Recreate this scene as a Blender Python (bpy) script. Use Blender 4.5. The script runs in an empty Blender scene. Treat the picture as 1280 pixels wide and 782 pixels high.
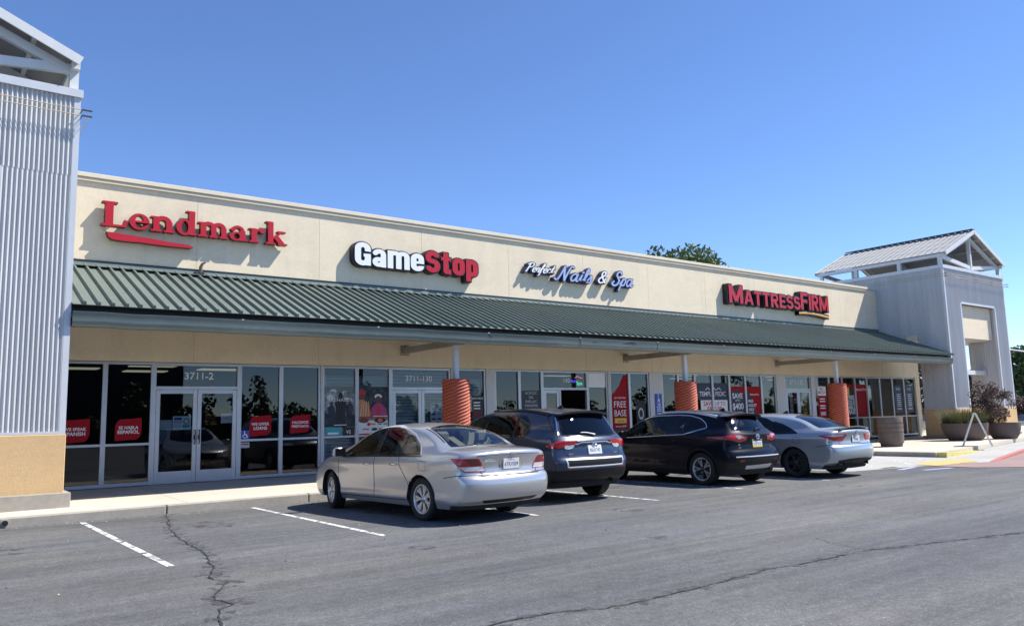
SKY_AIR, SKY_DUST, SKY_OZ, SKY_STR, SKY_SAT, SKY_HUE = .7, .0, 5.0, .150, 1.06, .505
SUN_STR, EXPO = 4.9, 0.58
CARS_TO_BUILD = ('ACC', 'RAV', 'NIS', 'CAM')
import bpy, math, random
import numpy as np
from mathutils import Vector, Matrix, geometry
from mathutils.bvhtree import BVHTree
random.seed(7)
RNG = np.random.default_rng(7)
SC = bpy.context.scene
COL = SC.collection
PI = math.pi
R = math.radians

# ------------------------------------------------------------------ objects
def tag(o, label=None, cat=None, group=None, kind=None):
    if label: o['label'] = label
    if cat: o['category'] = cat
    if group: o['group'] = group
    if kind: o['kind'] = kind
    return o

def empty(name, loc=(0, 0, 0), rz=0.0, label=None, cat=None, group=None):
    o = bpy.data.objects.new(name, None)
    COL.objects.link(o)
    o.location = loc
    o.rotation_euler = (0, 0, rz)
    o.empty_display_size = .2
    return tag(o, label, cat, group)

class MB:
    """collects faces of several materials and links them as one mesh object"""
    def __init__(s):
        s.v = []; s.f = []; s.m = []; s.mats = []; s.smooth = []
    def mi(s, m):
        if m not in s.mats: s.mats.append(m)
        return s.mats.index(m)
    def add(s, vs, fs, m, smooth=False):
        b = len(s.v); k = s.mi(m)
        s.v.extend(tuple(map(float, p)) for p in vs)
        for f in fs:
            s.f.append(tuple(b + i for i in f)); s.m.append(k); s.smooth.append(smooth)
        return s
    def box(s, x0, x1, y0, y1, z0, z1, m, bev=0.0):
        if bev <= 0:
            vs = [(x, y, z) for x in (x0, x1) for y in (y0, y1) for z in (z0, z1)]
            fs = [(0, 1, 3, 2), (4, 6, 7, 5), (0, 4, 5, 1), (2, 3, 7, 6), (0, 2, 6, 4), (1, 5, 7, 3)]
            return s.add(vs, fs, m)
        b = min(bev, .49 * min(x1 - x0, y1 - y0, z1 - z0))
        vs = []; idx = {}
        X = (x0, x1); Y = (y0, y1); Z = (z0, z1)
        for i in (0, 1):
            for j in (0, 1):
                for k in (0, 1):
                    sx, sy, sz = (b if i == 0 else -b), (b if j == 0 else -b), (b if k == 0 else -b)
                    for a in range(3):
                        p = [X[i], Y[j], Z[k]]
                        for c, sh in enumerate((sx, sy, sz)):
                            if c != a: p[c] += sh
                        # a = axis on whose face the vertex lies
                        idx[i, j, k, a] = len(vs); vs.append(p)
        fs = []
        for i in (0, 1):
            fs.append([idx[i, 0, 0, 0], idx[i, 1, 0, 0], idx[i, 1, 1, 0], idx[i, 0, 1, 0]][::(-1 if i == 0 else 1)])
        for j in (0, 1):
            fs.append([idx[0, j, 0, 1], idx[1, j, 0, 1], idx[1, j, 1, 1], idx[0, j, 1, 1]][::(1 if j == 0 else -1)])
        for k in (0, 1):
            fs.append([idx[0, 0, k, 2], idx[1, 0, k, 2], idx[1, 1, k, 2], idx[0, 1, k, 2]][::(-1 if k == 0 else 1)])
        for i in (0, 1):
            for j in (0, 1):
                fs.append([idx[i, j, 0, 0], idx[i, j, 1, 0], idx[i, j, 1, 1], idx[i, j, 0, 1]])
            for k in (0, 1):
                fs.append([idx[i, 0, k, 0], idx[i, 1, k, 0], idx[i, 1, k, 2], idx[i, 0, k, 2]])
        for j in (0, 1):
            for k in (0, 1):
                fs.append([idx[0, j, k, 1], idx[1, j, k, 1], idx[1, j, k, 2], idx[0, j, k, 2]])
        for i in (0, 1):
            for j in (0, 1):
                for k in (0, 1):
                    fs.append([idx[i, j, k, 0], idx[i, j, k, 1], idx[i, j, k, 2]])
        return s.add(vs, fs, m)
    def bar(s, a, b, w, h, m, up=(0, 0, 1)):
        a = Vector(a); b = Vector(b); d = (b - a).normalized()
        u = Vector(up)
        if abs(d.dot(u)) > .98: u = Vector((0, 1, 0))
        r = d.cross(u).normalized(); u = r.cross(d).normalized()
        vs = []
        for p in (a, b):
            for sx, sz in ((-1, -1), (1, -1), (1, 1), (-1, 1)):
                vs.append(p + r * sx * w / 2 + u * sz * h / 2)
        fs = [(3, 2, 1, 0), (4, 5, 6, 7), (0, 1, 5, 4), (1, 2, 6, 5), (2, 3, 7, 6), (3, 0, 4, 7)]
        return s.add(vs, fs, m)
    def tube(s, pts, r, m, n=10, caps=True):
        pts = [Vector(p) for p in pts]
        rs = r if isinstance(r, (list, tuple)) else [r] * len(pts)
        vs = []; fs = []
        t0 = (pts[1] - pts[0]).normalized()
        ref = Vector((0, 0, 1)) if abs(t0.z) < .9 else Vector((1, 0, 0))
        u = t0.cross(ref).normalized()
        for i, p in enumerate(pts):
            t = (pts[min(i + 1, len(pts) - 1)] - pts[max(i - 1, 0)]).normalized()
            u = (u - t * u.dot(t)).normalized(); w = t.cross(u)
            for k in range(n):
                a = 2 * PI * k / n
                vs.append(p + (u * math.cos(a) + w * math.sin(a)) * rs[i])
        for i in range(len(pts) - 1):
            for k in range(n):
                k2 = (k + 1) % n
                fs.append((i * n + k, i * n + k2, (i + 1) * n + k2, (i + 1) * n + k))
        s.add(vs, fs, m, True)
        if caps:
            L = (len(pts) - 1) * n
            s.add([vs[k] for k in range(n)], [tuple(range(n))[::-1]], m)
            s.add([vs[L + k] for k in range(n)], [tuple(range(n))], m)
        return s
    def lathe(s, prof, m, n=32, axis='z', c=(0, 0, 0), smooth=True):
        """prof: (radius, height) pairs"""
        vs = []; fs = []
        for r, h in prof:
            for k in range(n):
                a = 2 * PI * k / n; x, y = r * math.cos(a), r * math.sin(a)
                p = (x, y, h) if axis == 'z' else (h, x, y)
                vs.append((p[0] + c[0], p[1] + c[1], p[2] + c[2]))
        for i in range(len(prof) - 1):
            for k in range(n):
                k2 = (k + 1) % n
                fs.append((i * n + k, i * n + k2, (i + 1) * n + k2, (i + 1) * n + k))
        return s.add(vs, fs, m, smooth)
    def build(s, name, parent=None, loc=None, autosmooth=None):
        me = bpy.data.meshes.new(name)
        me.from_pydata(s.v, [], s.f)
        for m in s.mats: me.materials.append(m)
        if s.f:
            me.polygons.foreach_set('material_index', s.m)
            me.polygons.foreach_set('use_smooth', s.smooth)
        if autosmooth is not None: me.set_sharp_from_angle(angle=R(autosmooth))
        me.update()
        return link(name, me, parent, loc)

def link(name, me, parent=None, loc=None):
    o = bpy.data.objects.new(name, me)
    COL.objects.link(o)
    if parent is not None: o.parent = parent
    if loc is not None: o.location = loc
    return o

def copy_tree(o, parent=None):
    c = o.copy(); COL.objects.link(c)
    c.parent = parent
    if parent is not None: c.matrix_parent_inverse = o.matrix_parent_inverse
    for ch in list(o.children): copy_tree(ch, c)
    return c

# ------------------------------------------------------------------ materials
def mat(name, base, rough=.6, metal=0.0, noise=None, bump=None, spec=None, coat=0.0, coord='Object', stretch=None, emit=None, alpha=None):
    """noise = (scale, amount[, second scale, amount]): uneven colour; bump = (scale, strength)"""
    m = bpy.data.materials.new(name); m.use_nodes = True
    nt = m.node_tree; N = nt.nodes; L = nt.links
    b = N['Principled BSDF']
    b.inputs['Base Color'].default_value = (*base, 1)
    b.inputs['Roughness'].default_value = rough
    b.inputs['Metallic'].default_value = metal
    if spec is not None: b.inputs['Specular IOR Level'].default_value = spec
    if coat: b.inputs['Coat Weight'].default_value = coat; b.inputs['Coat Roughness'].default_value = .04
    if emit: b.inputs['Emission Color'].default_value = (*emit[0], 1); b.inputs['Emission Strength'].default_value = emit[1]
    vec = None
    if noise or bump:
        tc = N.new('ShaderNodeTexCoord'); vec = tc.outputs[coord]
        if stretch:
            mp = N.new('ShaderNodeMapping'); mp.inputs['Scale'].default_value = stretch
            L.new(vec, mp.inputs['Vector']); vec = mp.outputs[0]
    if noise:
        fac = None
        for sc_, am in zip(noise[0::2], noise[1::2]):
            t = N.new('ShaderNodeTexNoise'); t.inputs['Scale'].default_value = sc_
            t.inputs['Detail'].default_value = 6; t.inputs['Roughness'].default_value = .62
            L.new(vec, t.inputs['Vector'])
            mr = N.new('ShaderNodeMapRange')
            mr.inputs['From Min'].default_value = .3; mr.inputs['From Max'].default_value = .7
            mr.inputs['To Min'].default_value = 1 - am; mr.inputs['To Max'].default_value = 1 + am
            L.new(t.outputs['Fac'], mr.inputs['Value'])
            if fac is None: fac = mr.outputs[0]
            else:
                mu = N.new('ShaderNodeMath'); mu.operation = 'MULTIPLY'
                L.new(fac, mu.inputs[0]); L.new(mr.outputs[0], mu.inputs[1]); fac = mu.outputs[0]
        vm = N.new('ShaderNodeVectorMath'); vm.operation = 'SCALE'
        vm.inputs[0].default_value = base; L.new(fac, vm.inputs['Scale'])
        L.new(vm.outputs[0], b.inputs['Base Color'])
    if bump:
        t = N.new('ShaderNodeTexNoise'); t.inputs['Scale'].default_value = bump[0]; t.inputs['Detail'].default_value = 5
        L.new(vec, t.inputs['Vector'])
        bp = N.new('ShaderNodeBump'); bp.inputs['Strength'].default_value = bump[1]; bp.inputs['Distance'].default_value = bump[2] if len(bump) > 2 else .01
        L.new(t.outputs['Fac'], bp.inputs['Height']); L.new(bp.outputs[0], b.inputs['Normal'])
    return m

def glass_mat(name, tint, rough=0.0, ior=1.5, boost=1.0):
    m = bpy.data.materials.new(name); m.use_nodes = True
    nt = m.node_tree; N = nt.nodes; L = nt.links
    for n in list(N):
        if n.type != 'OUTPUT_MATERIAL': N.remove(n)
    out = [n for n in N if n.type == 'OUTPUT_MATERIAL'][0]
    tr = N.new('ShaderNodeBsdfTransparent'); tr.inputs[0].default_value = (*tint, 1)
    gl = N.new('ShaderNodeBsdfGlossy'); gl.inputs['Roughness'].default_value = rough; gl.inputs[0].default_value = (.95, .97, 1, 1)
    fr = N.new('ShaderNodeFresnel'); fr.inputs['IOR'].default_value = ior
    mu = N.new('ShaderNodeMath'); mu.operation = 'MULTIPLY'; mu.inputs[1].default_value = boost; mu.use_clamp = True
    mx = N.new('ShaderNodeMixShader')
    # tiny waviness of sheet glass
    tc = N.new('ShaderNodeTexCoord'); nz = N.new('ShaderNodeTexNoise'); nz.inputs['Scale'].default_value = .9; nz.inputs['Detail'].default_value = 1
    L.new(tc.outputs['Object'], nz.inputs['Vector'])
    bp = N.new('ShaderNodeBump'); bp.inputs['Strength'].default_value = .06; bp.inputs['Distance'].default_value = .02
    L.new(nz.outputs['Fac'], bp.inputs['Height']); L.new(bp.outputs[0], gl.inputs['Normal'])
    L.new(fr.outputs[0], mu.inputs[0]); L.new(mu.outputs[0], mx.inputs[0])
    L.new(tr.outputs[0], mx.inputs[1]); L.new(gl.outputs[0], mx.inputs[2]); L.new(mx.outputs[0], out.inputs[0])
    return m

M = {}
def defmats():
    M['stucco'] = mat('stucco_cream', (.70, .595, .43), .9, noise=(.5, .06, 6, .05, 40, .05), bump=(60, .35, .01))
    M['stucco_shade'] = M['stucco']
    M['cap'] = mat('parapet_paint', (.78, .68, .51), .8, noise=(2, .05))
    M['tan'] = mat('tan_stucco', (.64, .40, .17), .9, noise=(.8, .06, 12, .06), bump=(70, .4, .01))
    M['galv'] = mat('galvanised_sheet', (.46, .475, .49), .5, .15, noise=(.6, .07, 9, .04))
    M['galvtrim'] = mat('galvanised_trim', (.62, .635, .65), .45, .15, noise=(3, .06))
    M['whitesteel'] = mat('white_painted_steel', (.66, .67, .66), .5, noise=(4, .05))
    M['roofgrey'] = mat('grey_roof_sheet', (.34, .335, .32), .6, .0, noise=(.8, .08, 8, .05))
    M['green'] = mat('green_roof_sheet', (.148, .180, .157), .62, .0, noise=(.7, .10, 7, .06), spec=.2)
    M['gutter'] = mat('green_grey_gutter', (.155, .195, .182), .42, .1, noise=(1.2, .12, 14, .05))
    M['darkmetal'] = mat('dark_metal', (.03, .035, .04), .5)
    M['alu'] = mat('window_aluminium', (.52, .53, .54), .38, .5, noise=(5, .05))
    M['white'] = mat('white_paint', (.78, .78, .76), .6, noise=(6, .03))
    M['pilaster'] = mat('pale_pilaster_paint', (.60, .62, .62), .7, noise=(3, .04))
    M['terracotta'] = mat('terracotta_pipe_paint', (.42, .095, .048), .7, noise=(3, .1, 30, .05))
    M['concrete'] = mat('sidewalk_concrete', (.57, .51, .42), .9, noise=(.35, .08, 5, .06, 60, .08), bump=(90, .3, .006))
    M['kerb'] = mat('kerb_concrete', (.36, .33, .28), .9, noise=(.9, .12, 9, .10, 70, .10), bump=(80, .4, .008))
    M['apron'] = mat('apron_concrete', (.42, .41, .38), .9, noise=(.4, .10, 6, .08, 50, .08), bump=(90, .3, .006))
    M['redpave'] = mat('red_brick_paving', (.30, .20, .18), .9, noise=(.8, .12, 20, .15), bump=(30, .4, .01))
    M['redpaint'] = mat('red_kerb_paint', (.46, .15, .14), .8, noise=(6, .15))
    M['yellow'] = mat('yellow_kerb_paint', (.62, .53, .17), .8, noise=(6, .15))
    M['ramp'] = mat('yellow_ramp_mat', (.60, .42, .16), .85, noise=(4, .12), bump=(25, .6, .02))
    M['bluepaint'] = mat('faded_blue_paint', (.36, .42, .55), .85, noise=(5, .2))
    M['crack'] = mat('crack_filler', (.030, .030, .032), .9)
    M['glass'] = glass_mat('storefront_glass', (.46, .54, .60), 0.0, 1.5, 1.15)
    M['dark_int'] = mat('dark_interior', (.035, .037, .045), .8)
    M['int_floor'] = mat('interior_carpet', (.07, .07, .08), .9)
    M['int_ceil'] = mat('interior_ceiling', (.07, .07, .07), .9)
    M['lamp_panel'] = mat('ceiling_lamp_panel', (.8, .75, .6), .5, emit=((1, .85, .58), .30))
    M['shutter'] = mat('shutter_slat_grey', (.58, .64, .66), .5, .2, noise=(2, .06))
    M['black'] = mat('black_return', (.012, .012, .014), .5)
    M['signred'] = mat('sign_red_face', (.50, .010, .018), .32, noise=(3, .05))
    M['signred_dark'] = mat('sign_red_return', (.10, .006, .01), .5)
    M['signwhite'] = mat('sign_white_face', (.86, .87, .88), .35)
    M['signblue'] = mat('sign_pale_blue_face', (.36, .46, .74), .35)
    M['signblue_dark'] = mat('sign_blue_return', (.02, .025, .07), .5)
    M['signgold'] = mat('sign_gold_line', (.85, .45, .10), .5)
    M['red'] = mat('poster_red', (.36, .008, .016), .6, spec=.15)
    M['pwhite'] = mat('poster_white', (.80, .80, .80), .5)
    M['pgrey'] = mat('poster_grey', (.45, .48, .52), .5)
    M['pnavy'] = mat('poster_navy', (.015, .02, .055), .45)
    M['pblack'] = mat('poster_black', (.012, .012, .014), .5)
    M['pblue'] = mat('poster_blue', (.02, .08, .42), .5)
    M['pteal'] = mat('poster_teal', (.05, .36, .40), .5)
    M['pyellow'] = mat('poster_yellow', (.75, .55, .05), .5)
    M['pgreen'] = mat('poster_green', (.02, .35, .10), .5)
    M['porange'] = mat('poster_orange', (.62, .22, .05), .5)
    M['pmagenta'] = mat('poster_magenta', (.45, .04, .18), .5)
    M['pskin'] = mat('poster_brown', (.12, .06, .035), .5)
    M['ledgreen'] = mat('lit_green_tube', (.0, .3, .1), .5, emit=((.05, .9, .3), 1.2))
    M['ledblue'] = mat('lit_blue_tube', (.0, .1, .4), .5, emit=((.08, .12, .9), 1.6))
    M['ledred'] = mat('lit_red_tube', (.4, .0, .0), .5, emit=((.9, .1, .12), 1.2))
    M['bin'] = mat('exposed_aggregate_brown', (.15, .12, .105), .9, noise=(3, .1, 90, .35), bump=(120, .5, .01))
    M['bowl'] = mat('planter_brown_concrete', (.13, .10, .09), .85, noise=(3, .12, 60, .15), bump=(60, .3, .01))
    M['aframe'] = mat('weathered_white_plastic', (.74, .74, .68), .6, noise=(8, .06))
    M['soil'] = mat('planter_soil', (.05, .035, .025), .95)
    M['bark'] = mat('tree_bark', (.09, .065, .05), .9, noise=(5, .25), bump=(20, .6, .03))
    M['leaf'] = leaf_mat('green_leaf', (.10, .145, .035), (.05, .09, .02))
    M['leaf2'] = leaf_mat('dark_green_leaf', (.040, .075, .026), (.02, .042, .014))
    M['purple'] = leaf_mat('purple_leaf', (.150, .096, .080), (.065, .040, .038))
    M['blade'] = leaf_mat('grass_blade', (.145, .140, .060), (.07, .085, .028))
    M['lawn'] = mat('lawn_green', (.07, .12, .025), .95, noise=(3, .25, 40, .3))
    M['fence'] = mat('grey_fence_board', (.28, .29, .30), .8, noise=(3, .12))
    M['wood'] = mat('wood_pole', (.07, .05, .04), .85, noise=(4, .2), stretch=(8, 8, .5))
    M['pmist'] = mat('misty_poster_print', (.26, .30, .32), .5, noise=(4, .55, 16, .4), spec=.2)
    M['pcrowd'] = mat('dark_poster_print', (.05, .06, .07), .5, noise=(7, .7, 25, .6), spec=.2)
    M['neon'] = mat('amber_glass_tube', (.46, .36, .20), .3)

def leaf_mat(name, a, b):
    m = bpy.data.materials.new(name); m.use_nodes = True
    nt = m.node_tree; N = nt.nodes; L = nt.links; p = N['Principled BSDF']
    tc = N.new('ShaderNodeTexCoord'); t = N.new('ShaderNodeTexNoise'); t.inputs['Scale'].default_value = 2.2; t.inputs['Detail'].default_value = 4
    L.new(tc.outputs['Object'], t.inputs['Vector'])
    mx = N.new('ShaderNodeMix'); mx.data_type = 'RGBA'
    mr = N.new('ShaderNodeMapRange'); mr.inputs['From Min'].default_value = .35; mr.inputs['From Max'].default_value = .65
    L.new(t.outputs['Fac'], mr.inputs['Value']); L.new(mr.outputs[0], mx.inputs['Factor'])
    mx.inputs['A'].default_value = (*a, 1); mx.inputs['B'].default_value = (*b, 1)
    L.new(mx.outputs['Result'], p.inputs['Base Color']); p.inputs['Roughness'].default_value = .55
    tl = N.new('ShaderNodeBsdfTranslucent'); L.new(mx.outputs['Result'], tl.inputs[0])
    ms = N.new('ShaderNodeMixShader'); ms.inputs[0].default_value = .3
    out = [n for n in N if n.type == 'OUTPUT_MATERIAL'][0]
    L.new(p.outputs[0], ms.inputs[1]); L.new(tl.outputs[0], ms.inputs[2]); L.new(ms.outputs[0], out.inputs[0])
    return m

def asphalt_mat():
    m = bpy.data.materials.new('asphalt'); m.use_nodes = True
    nt = m.node_tree; N = nt.nodes; L = nt.links; b = N['Principled BSDF']
    b.inputs['Roughness'].default_value = .82; b.inputs['Specular IOR Level'].default_value = .35
    tc = N.new('ShaderNodeTexCoord')
    def noise(scale, stretch, detail=5, rough=.6):
        mp = N.new('ShaderNodeMapping'); mp.inputs['Scale'].default_value = stretch
        L.new(tc.outputs['Object'], mp.inputs['Vector'])
        t = N.new('ShaderNodeTexNoise'); t.inputs['Scale'].default_value = scale; t.inputs['Detail'].default_value = detail; t.inputs['Roughness'].default_value = rough
        L.new(mp.outputs[0], t.inputs['Vector']); return t.outputs['Fac']
    def rng(v, lo, hi, a=.3, c=.7):
        r = N.new('ShaderNodeMapRange'); r.inputs['From Min'].default_value = a; r.inputs['From Max'].default_value = c
        r.inputs['To Min'].default_value = lo; r.inputs['To Max'].default_value = hi; L.new(v, r.inputs['Value']); return r.outputs[0]
    def mul(a, c):
        q = N.new('ShaderNodeMath'); q.operation = 'MULTIPLY'; L.new(a, q.inputs[0]); L.new(c, q.inputs[1]); return q.outputs[0]
    f = rng(noise(.22, (1, 1, 1)), .84, 1.14)
    f = mul(f, rng(noise(.5, (.14, 1.6, 1), 6, .7), .77, 1.18))      # tyre streaks along the lane
    f = mul(f, rng(noise(1.6, (.10, 2.2, 1), 3, .7), .88, 1.10, .38, .62))
    f = mul(f, rng(noise(2.2, (1, 1, 1), 6, .65), .90, 1.09))
    f = mul(f, rng(noise(9, (1, 1, 1), 5, .75), .82, 1.18, .34, .66))
    f = mul(f, rng(noise(30, (1, 1, 1), 3, .8), .72, 1.28, .34, .66))
    f = mul(f, rng(noise(75, (1, 1, 1), 2, .8), .70, 1.32, .34, .66))
    sp = noise(48, (1, 1, 1), 1, .5)
    f = mul(f, rng(sp, 1.0, 2.3, .68, .74))                           # pale aggregate
    cr = N.new('ShaderNodeMix'); cr.data_type = 'RGBA'
    L.new(rng(noise(.35, (.3, 1, 1), 4), 0, 1, .4, .62), cr.inputs['Factor'])
    cr.inputs['A'].default_value = (.112, .114, .119, 1); cr.inputs['B'].default_value = (.140, .137, .128, 1)
    vm = N.new('ShaderNodeVectorMath'); vm.operation = 'SCALE'
    L.new(cr.outputs['Result'], vm.inputs[0]); L.new(f, vm.inputs['Scale']); L.new(vm.outputs[0], b.inputs['Base Color'])
    bp = N.new('ShaderNodeBump'); bp.inputs['Strength'].default_value = .5; bp.inputs['Distance'].default_value = .008
    L.new(noise(42, (1, 1, 1), 4, .8), bp.inputs['Height']); L.new(bp.outputs[0], b.inputs['Normal'])
    return m

def stucco_mat(name, base, streak=.10):
    m = mat(name, base, .92, bump=(60, .4, .012)); nt = m.node_tree; N = nt.nodes; L = nt.links; b = N['Principled BSDF']
    tc = [n for n in N if n.type == 'TEX_COORD'][0]
    def nz(scale, st, lo, hi, a=.3, c=.7, det=6):
        mp = N.new('ShaderNodeMapping'); mp.inputs['Scale'].default_value = st; L.new(tc.outputs['Object'], mp.inputs['Vector'])
        t = N.new('ShaderNodeTexNoise'); t.inputs['Scale'].default_value = scale; t.inputs['Detail'].default_value = det; t.inputs['Roughness'].default_value = .65; L.new(mp.outputs[0], t.inputs['Vector'])
        r = N.new('ShaderNodeMapRange'); r.inputs['From Min'].default_value = a; r.inputs['From Max'].default_value = c; r.inputs['To Min'].default_value = lo; r.inputs['To Max'].default_value = hi
        L.new(t.outputs['Fac'], r.inputs['Value']); return r.outputs[0]
    f = nz(.45, (1, 1, 1), .97, 1.03)
    for g in (nz(2.2, (1, 1, .16), 1 - streak, 1.03, .28, .50), nz(3.5, (1, 1, 1), .975, 1.025), nz(22, (1, 1, 1), .94, 1.05), nz(1.1, (.8, 1, 2.2), .975, 1.01, .40, .46, 3)):
        q = N.new('ShaderNodeMath'); q.operation = 'MULTIPLY'; L.new(f, q.inputs[0]); L.new(g, q.inputs[1]); f = q.outputs[0]
    vm = N.new('ShaderNodeVectorMath'); vm.operation = 'SCALE'; vm.inputs[0].default_value = base; L.new(f, vm.inputs['Scale']); L.new(vm.outputs[0], b.inputs['Base Color'])
    return m

def linepaint_mat(name, col, wear=.5):
    """road paint worn through to the asphalt in flakes"""
    m = bpy.data.materials.new(name); m.use_nodes = True
    nt = m.node_tree; N = nt.nodes; L = nt.links; b = N['Principled BSDF']
    b.inputs['Roughness'].default_value = .8
    tc = N.new('ShaderNodeTexCoord'); t = N.new('ShaderNodeTexNoise'); t.inputs['Scale'].default_value = 5; t.inputs['Detail'].default_value = 9; t.inputs['Roughness'].default_value = .75
    L.new(tc.outputs['Object'], t.inputs['Vector'])
    mr = N.new('ShaderNodeMapRange'); mr.inputs['From Min'].default_value = wear - .05; mr.inputs['From Max'].default_value = wear + .04
    L.new(t.outputs['Fac'], mr.inputs['Value'])
    tr = N.new('ShaderNodeBsdfTransparent'); mx = N.new('ShaderNodeMixShader')
    b.inputs['Base Color'].default_value = (*col, 1)
    out = [n for n in N if n.type == 'OUTPUT_MATERIAL'][0]
    L.new(mr.outputs[0], mx.inputs[0]); L.new(tr.outputs[0], mx.inputs[1]); L.new(b.outputs[0], mx.inputs[2]); L.new(mx.outputs[0], out.inputs[0])
    return m

defmats()
M['asphalt'] = asphalt_mat()
M['stucco'] = stucco_mat('stucco_cream', (.80, .685, .50), .05)
M['tan'] = stucco_mat('tan_stucco', (.62, .42, .21), .12)
M['galv'] = mat('galvanised_sheet', (.56, .56, .55), .48, .1, noise=(2.5, .09, 14, .05), stretch=(1, 1, .06))
M['line'] = linepaint_mat('white_line_paint', (.72, .72, .70), .475)
M['line_old'] = linepaint_mat('worn_line_paint', (.66, .66, .65), .49)
M['tar'] = linepaint_mat('tar_smear', (.075, .075, .08), .56)

# ------------------------------------------------------------------ lettering
def seg_sdf(X, Y, a, b, w, flat):
    ax, ay = a; bx, by = b
    if abs(bx - ax) + abs(by - ay) < 1e-6: bx += 1e-5
    dx, dy = bx - ax, by - ay; L = math.hypot(dx, dy)
    ux, uy = dx / L, dy / L
    px, py = X - ax, Y - ay
    al = px * ux + py * uy; pe = np.abs(-px * uy + py * ux)
    if flat:
        qx = np.maximum(-al, al - L); qy = pe - w / 2
        return np.minimum(np.maximum(qx, qy), 0) + np.hypot(np.maximum(qx, 0), np.maximum(qy, 0))
    t = np.clip(al, 0, L)
    return np.hypot(al - t, pe) - w / 2

def arc(cx, cy, rx, ry, a0, a1, n=18):
    return [(cx + rx * math.cos(R(a0 + (a1 - a0) * i / n)), cy + ry * math.sin(R(a0 + (a1 - a0) * i / n))) for i in range(n + 1)]

def glyph_field(prims, X, Y):
    f = np.full(X.shape, 9.0)
    for p in prims:
        k = p[0]
        if k == 'b':     # box x0 y0 x1 y1
            cx, cy = (p[1] + p[3]) / 2, (p[2] + p[4]) / 2; hx, hy = abs(p[3] - p[1]) / 2, abs(p[4] - p[2]) / 2
            qx, qy = np.abs(X - cx) - hx, np.abs(Y - cy) - hy
            d = np.minimum(np.maximum(qx, qy), 0) + np.hypot(np.maximum(qx, 0), np.maximum(qy, 0)); f = np.minimum(f, d)
        elif k == 'x':   # cut box
            cx, cy = (p[1] + p[3]) / 2, (p[2] + p[4]) / 2; hx, hy = abs(p[3] - p[1]) / 2, abs(p[4] - p[2]) / 2
            d = np.maximum(np.abs(X - cx) - hx, np.abs(Y - cy) - hy); f = np.maximum(f, -d)
        elif k == 'p':   # polyline, width (or list of widths), 'f' flat or 'r' round ends
            pts, w, fl = p[1], p[2], p[3]
            n = len(pts) - 1
            ws = w if isinstance(w, (list, tuple)) else None
            for i in range(n):
                wi = (ws[0] + (ws[1] - ws[0]) * (i + .5) / n) if ws and len(ws) == 2 else (ws[i] if ws else w)
                f = np.minimum(f, seg_sdf(X, Y, pts[i], pts[i + 1], wi, fl == 'f'))
                if fl == 'f' and i > 0: f = np.minimum(f, np.hypot(X - pts[i][0], Y - pts[i][1]) - wi / 2)
        elif k == 'c':   # disc
            f = np.minimum(f, np.hypot(X - p[1], Y - p[2]) - p[3])
        elif k == 'e':   # ellipse ring with thick sides: cx cy rx ry wx wy
            _, cx, cy, rx, ry, wx, wy = p
            o = (np.hypot((X - cx) / rx, (Y - cy) / ry) - 1) * min(rx, ry)
            i_ = (np.hypot((X - cx) / (rx - wx), (Y - cy) / (ry - wy)) - 1) * min(rx - wx, ry - wy)
            f = np.minimum(f, np.maximum(o, -i_))
    return f

def contours(F, xs, ys, iso):
    """marching squares -> closed loops"""
    G = F - (iso + 3.1e-4)
    G[np.abs(G) < 1e-5] = 1e-5
    ny, nx = G.shape
    ins = G < 0
    code = ins[:-1, :-1] * 1 + ins[:-1, 1:] * 2 + ins[1:, 1:] * 4 + ins[1:, :-1] * 8
    seg = {}
    def pt(e):
        k, j, i = e
        if k == 0:
            a, b = G[j, i], G[j, i + 1]; t = a / (a - b); return (xs[i] + t * (xs[i + 1] - xs[i]), ys[j])
        a, b = G[j, i], G[j + 1, i]; t = a / (a - b); return (xs[i], ys[j] + t * (ys[j + 1] - ys[j]))
    T = {1: [(3, 0)], 2: [(0, 1)], 3: [(3, 1)], 4: [(1, 2)], 5: [(3, 2), (1, 0)], 6: [(0, 2)], 7: [(3, 2)], 8: [(2, 3)], 9: [(2, 0)], 10: [(0, 3), (2, 1)], 11: [(2, 1)], 12: [(1, 3)], 13: [(1, 0)], 14: [(0, 3)]}
    for j, i in zip(*np.nonzero((code > 0) & (code < 15))):
        E_ = [(0, j, i), (1, j, i + 1), (0, j + 1, i), (1, j, i)]
        for a, b in T[int(code[j, i])]: seg[E_[a]] = E_[b]
    loops = []
    while seg:
        s = next(iter(seg)); lp = [s]; e = seg.pop(s)
        while e != s and e in seg:
            lp.append(e); e = seg.pop(e)
        if len(lp) > 5: loops.append([pt(q) for q in lp])
    return loops

def simplify(lp, tol):
    out = [lp[0]]
    n = len(lp); i = 0
    while i < n - 1:
        j = min(i + 14, n - 1)
        while j > i + 1:
            a = np.array(lp[i]); b = np.array(lp[j]); d = b - a; L = np.hypot(*d) + 1e-12
            q = np.array(lp[i + 1:j]) - a
            if np.max(np.abs(q[:, 0] * d[1] - q[:, 1] * d[0]) / L) < tol: break
            j -= 1
        out.append(lp[j]); i = j
    return out[:-1] if len(out) > 4 else out

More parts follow.
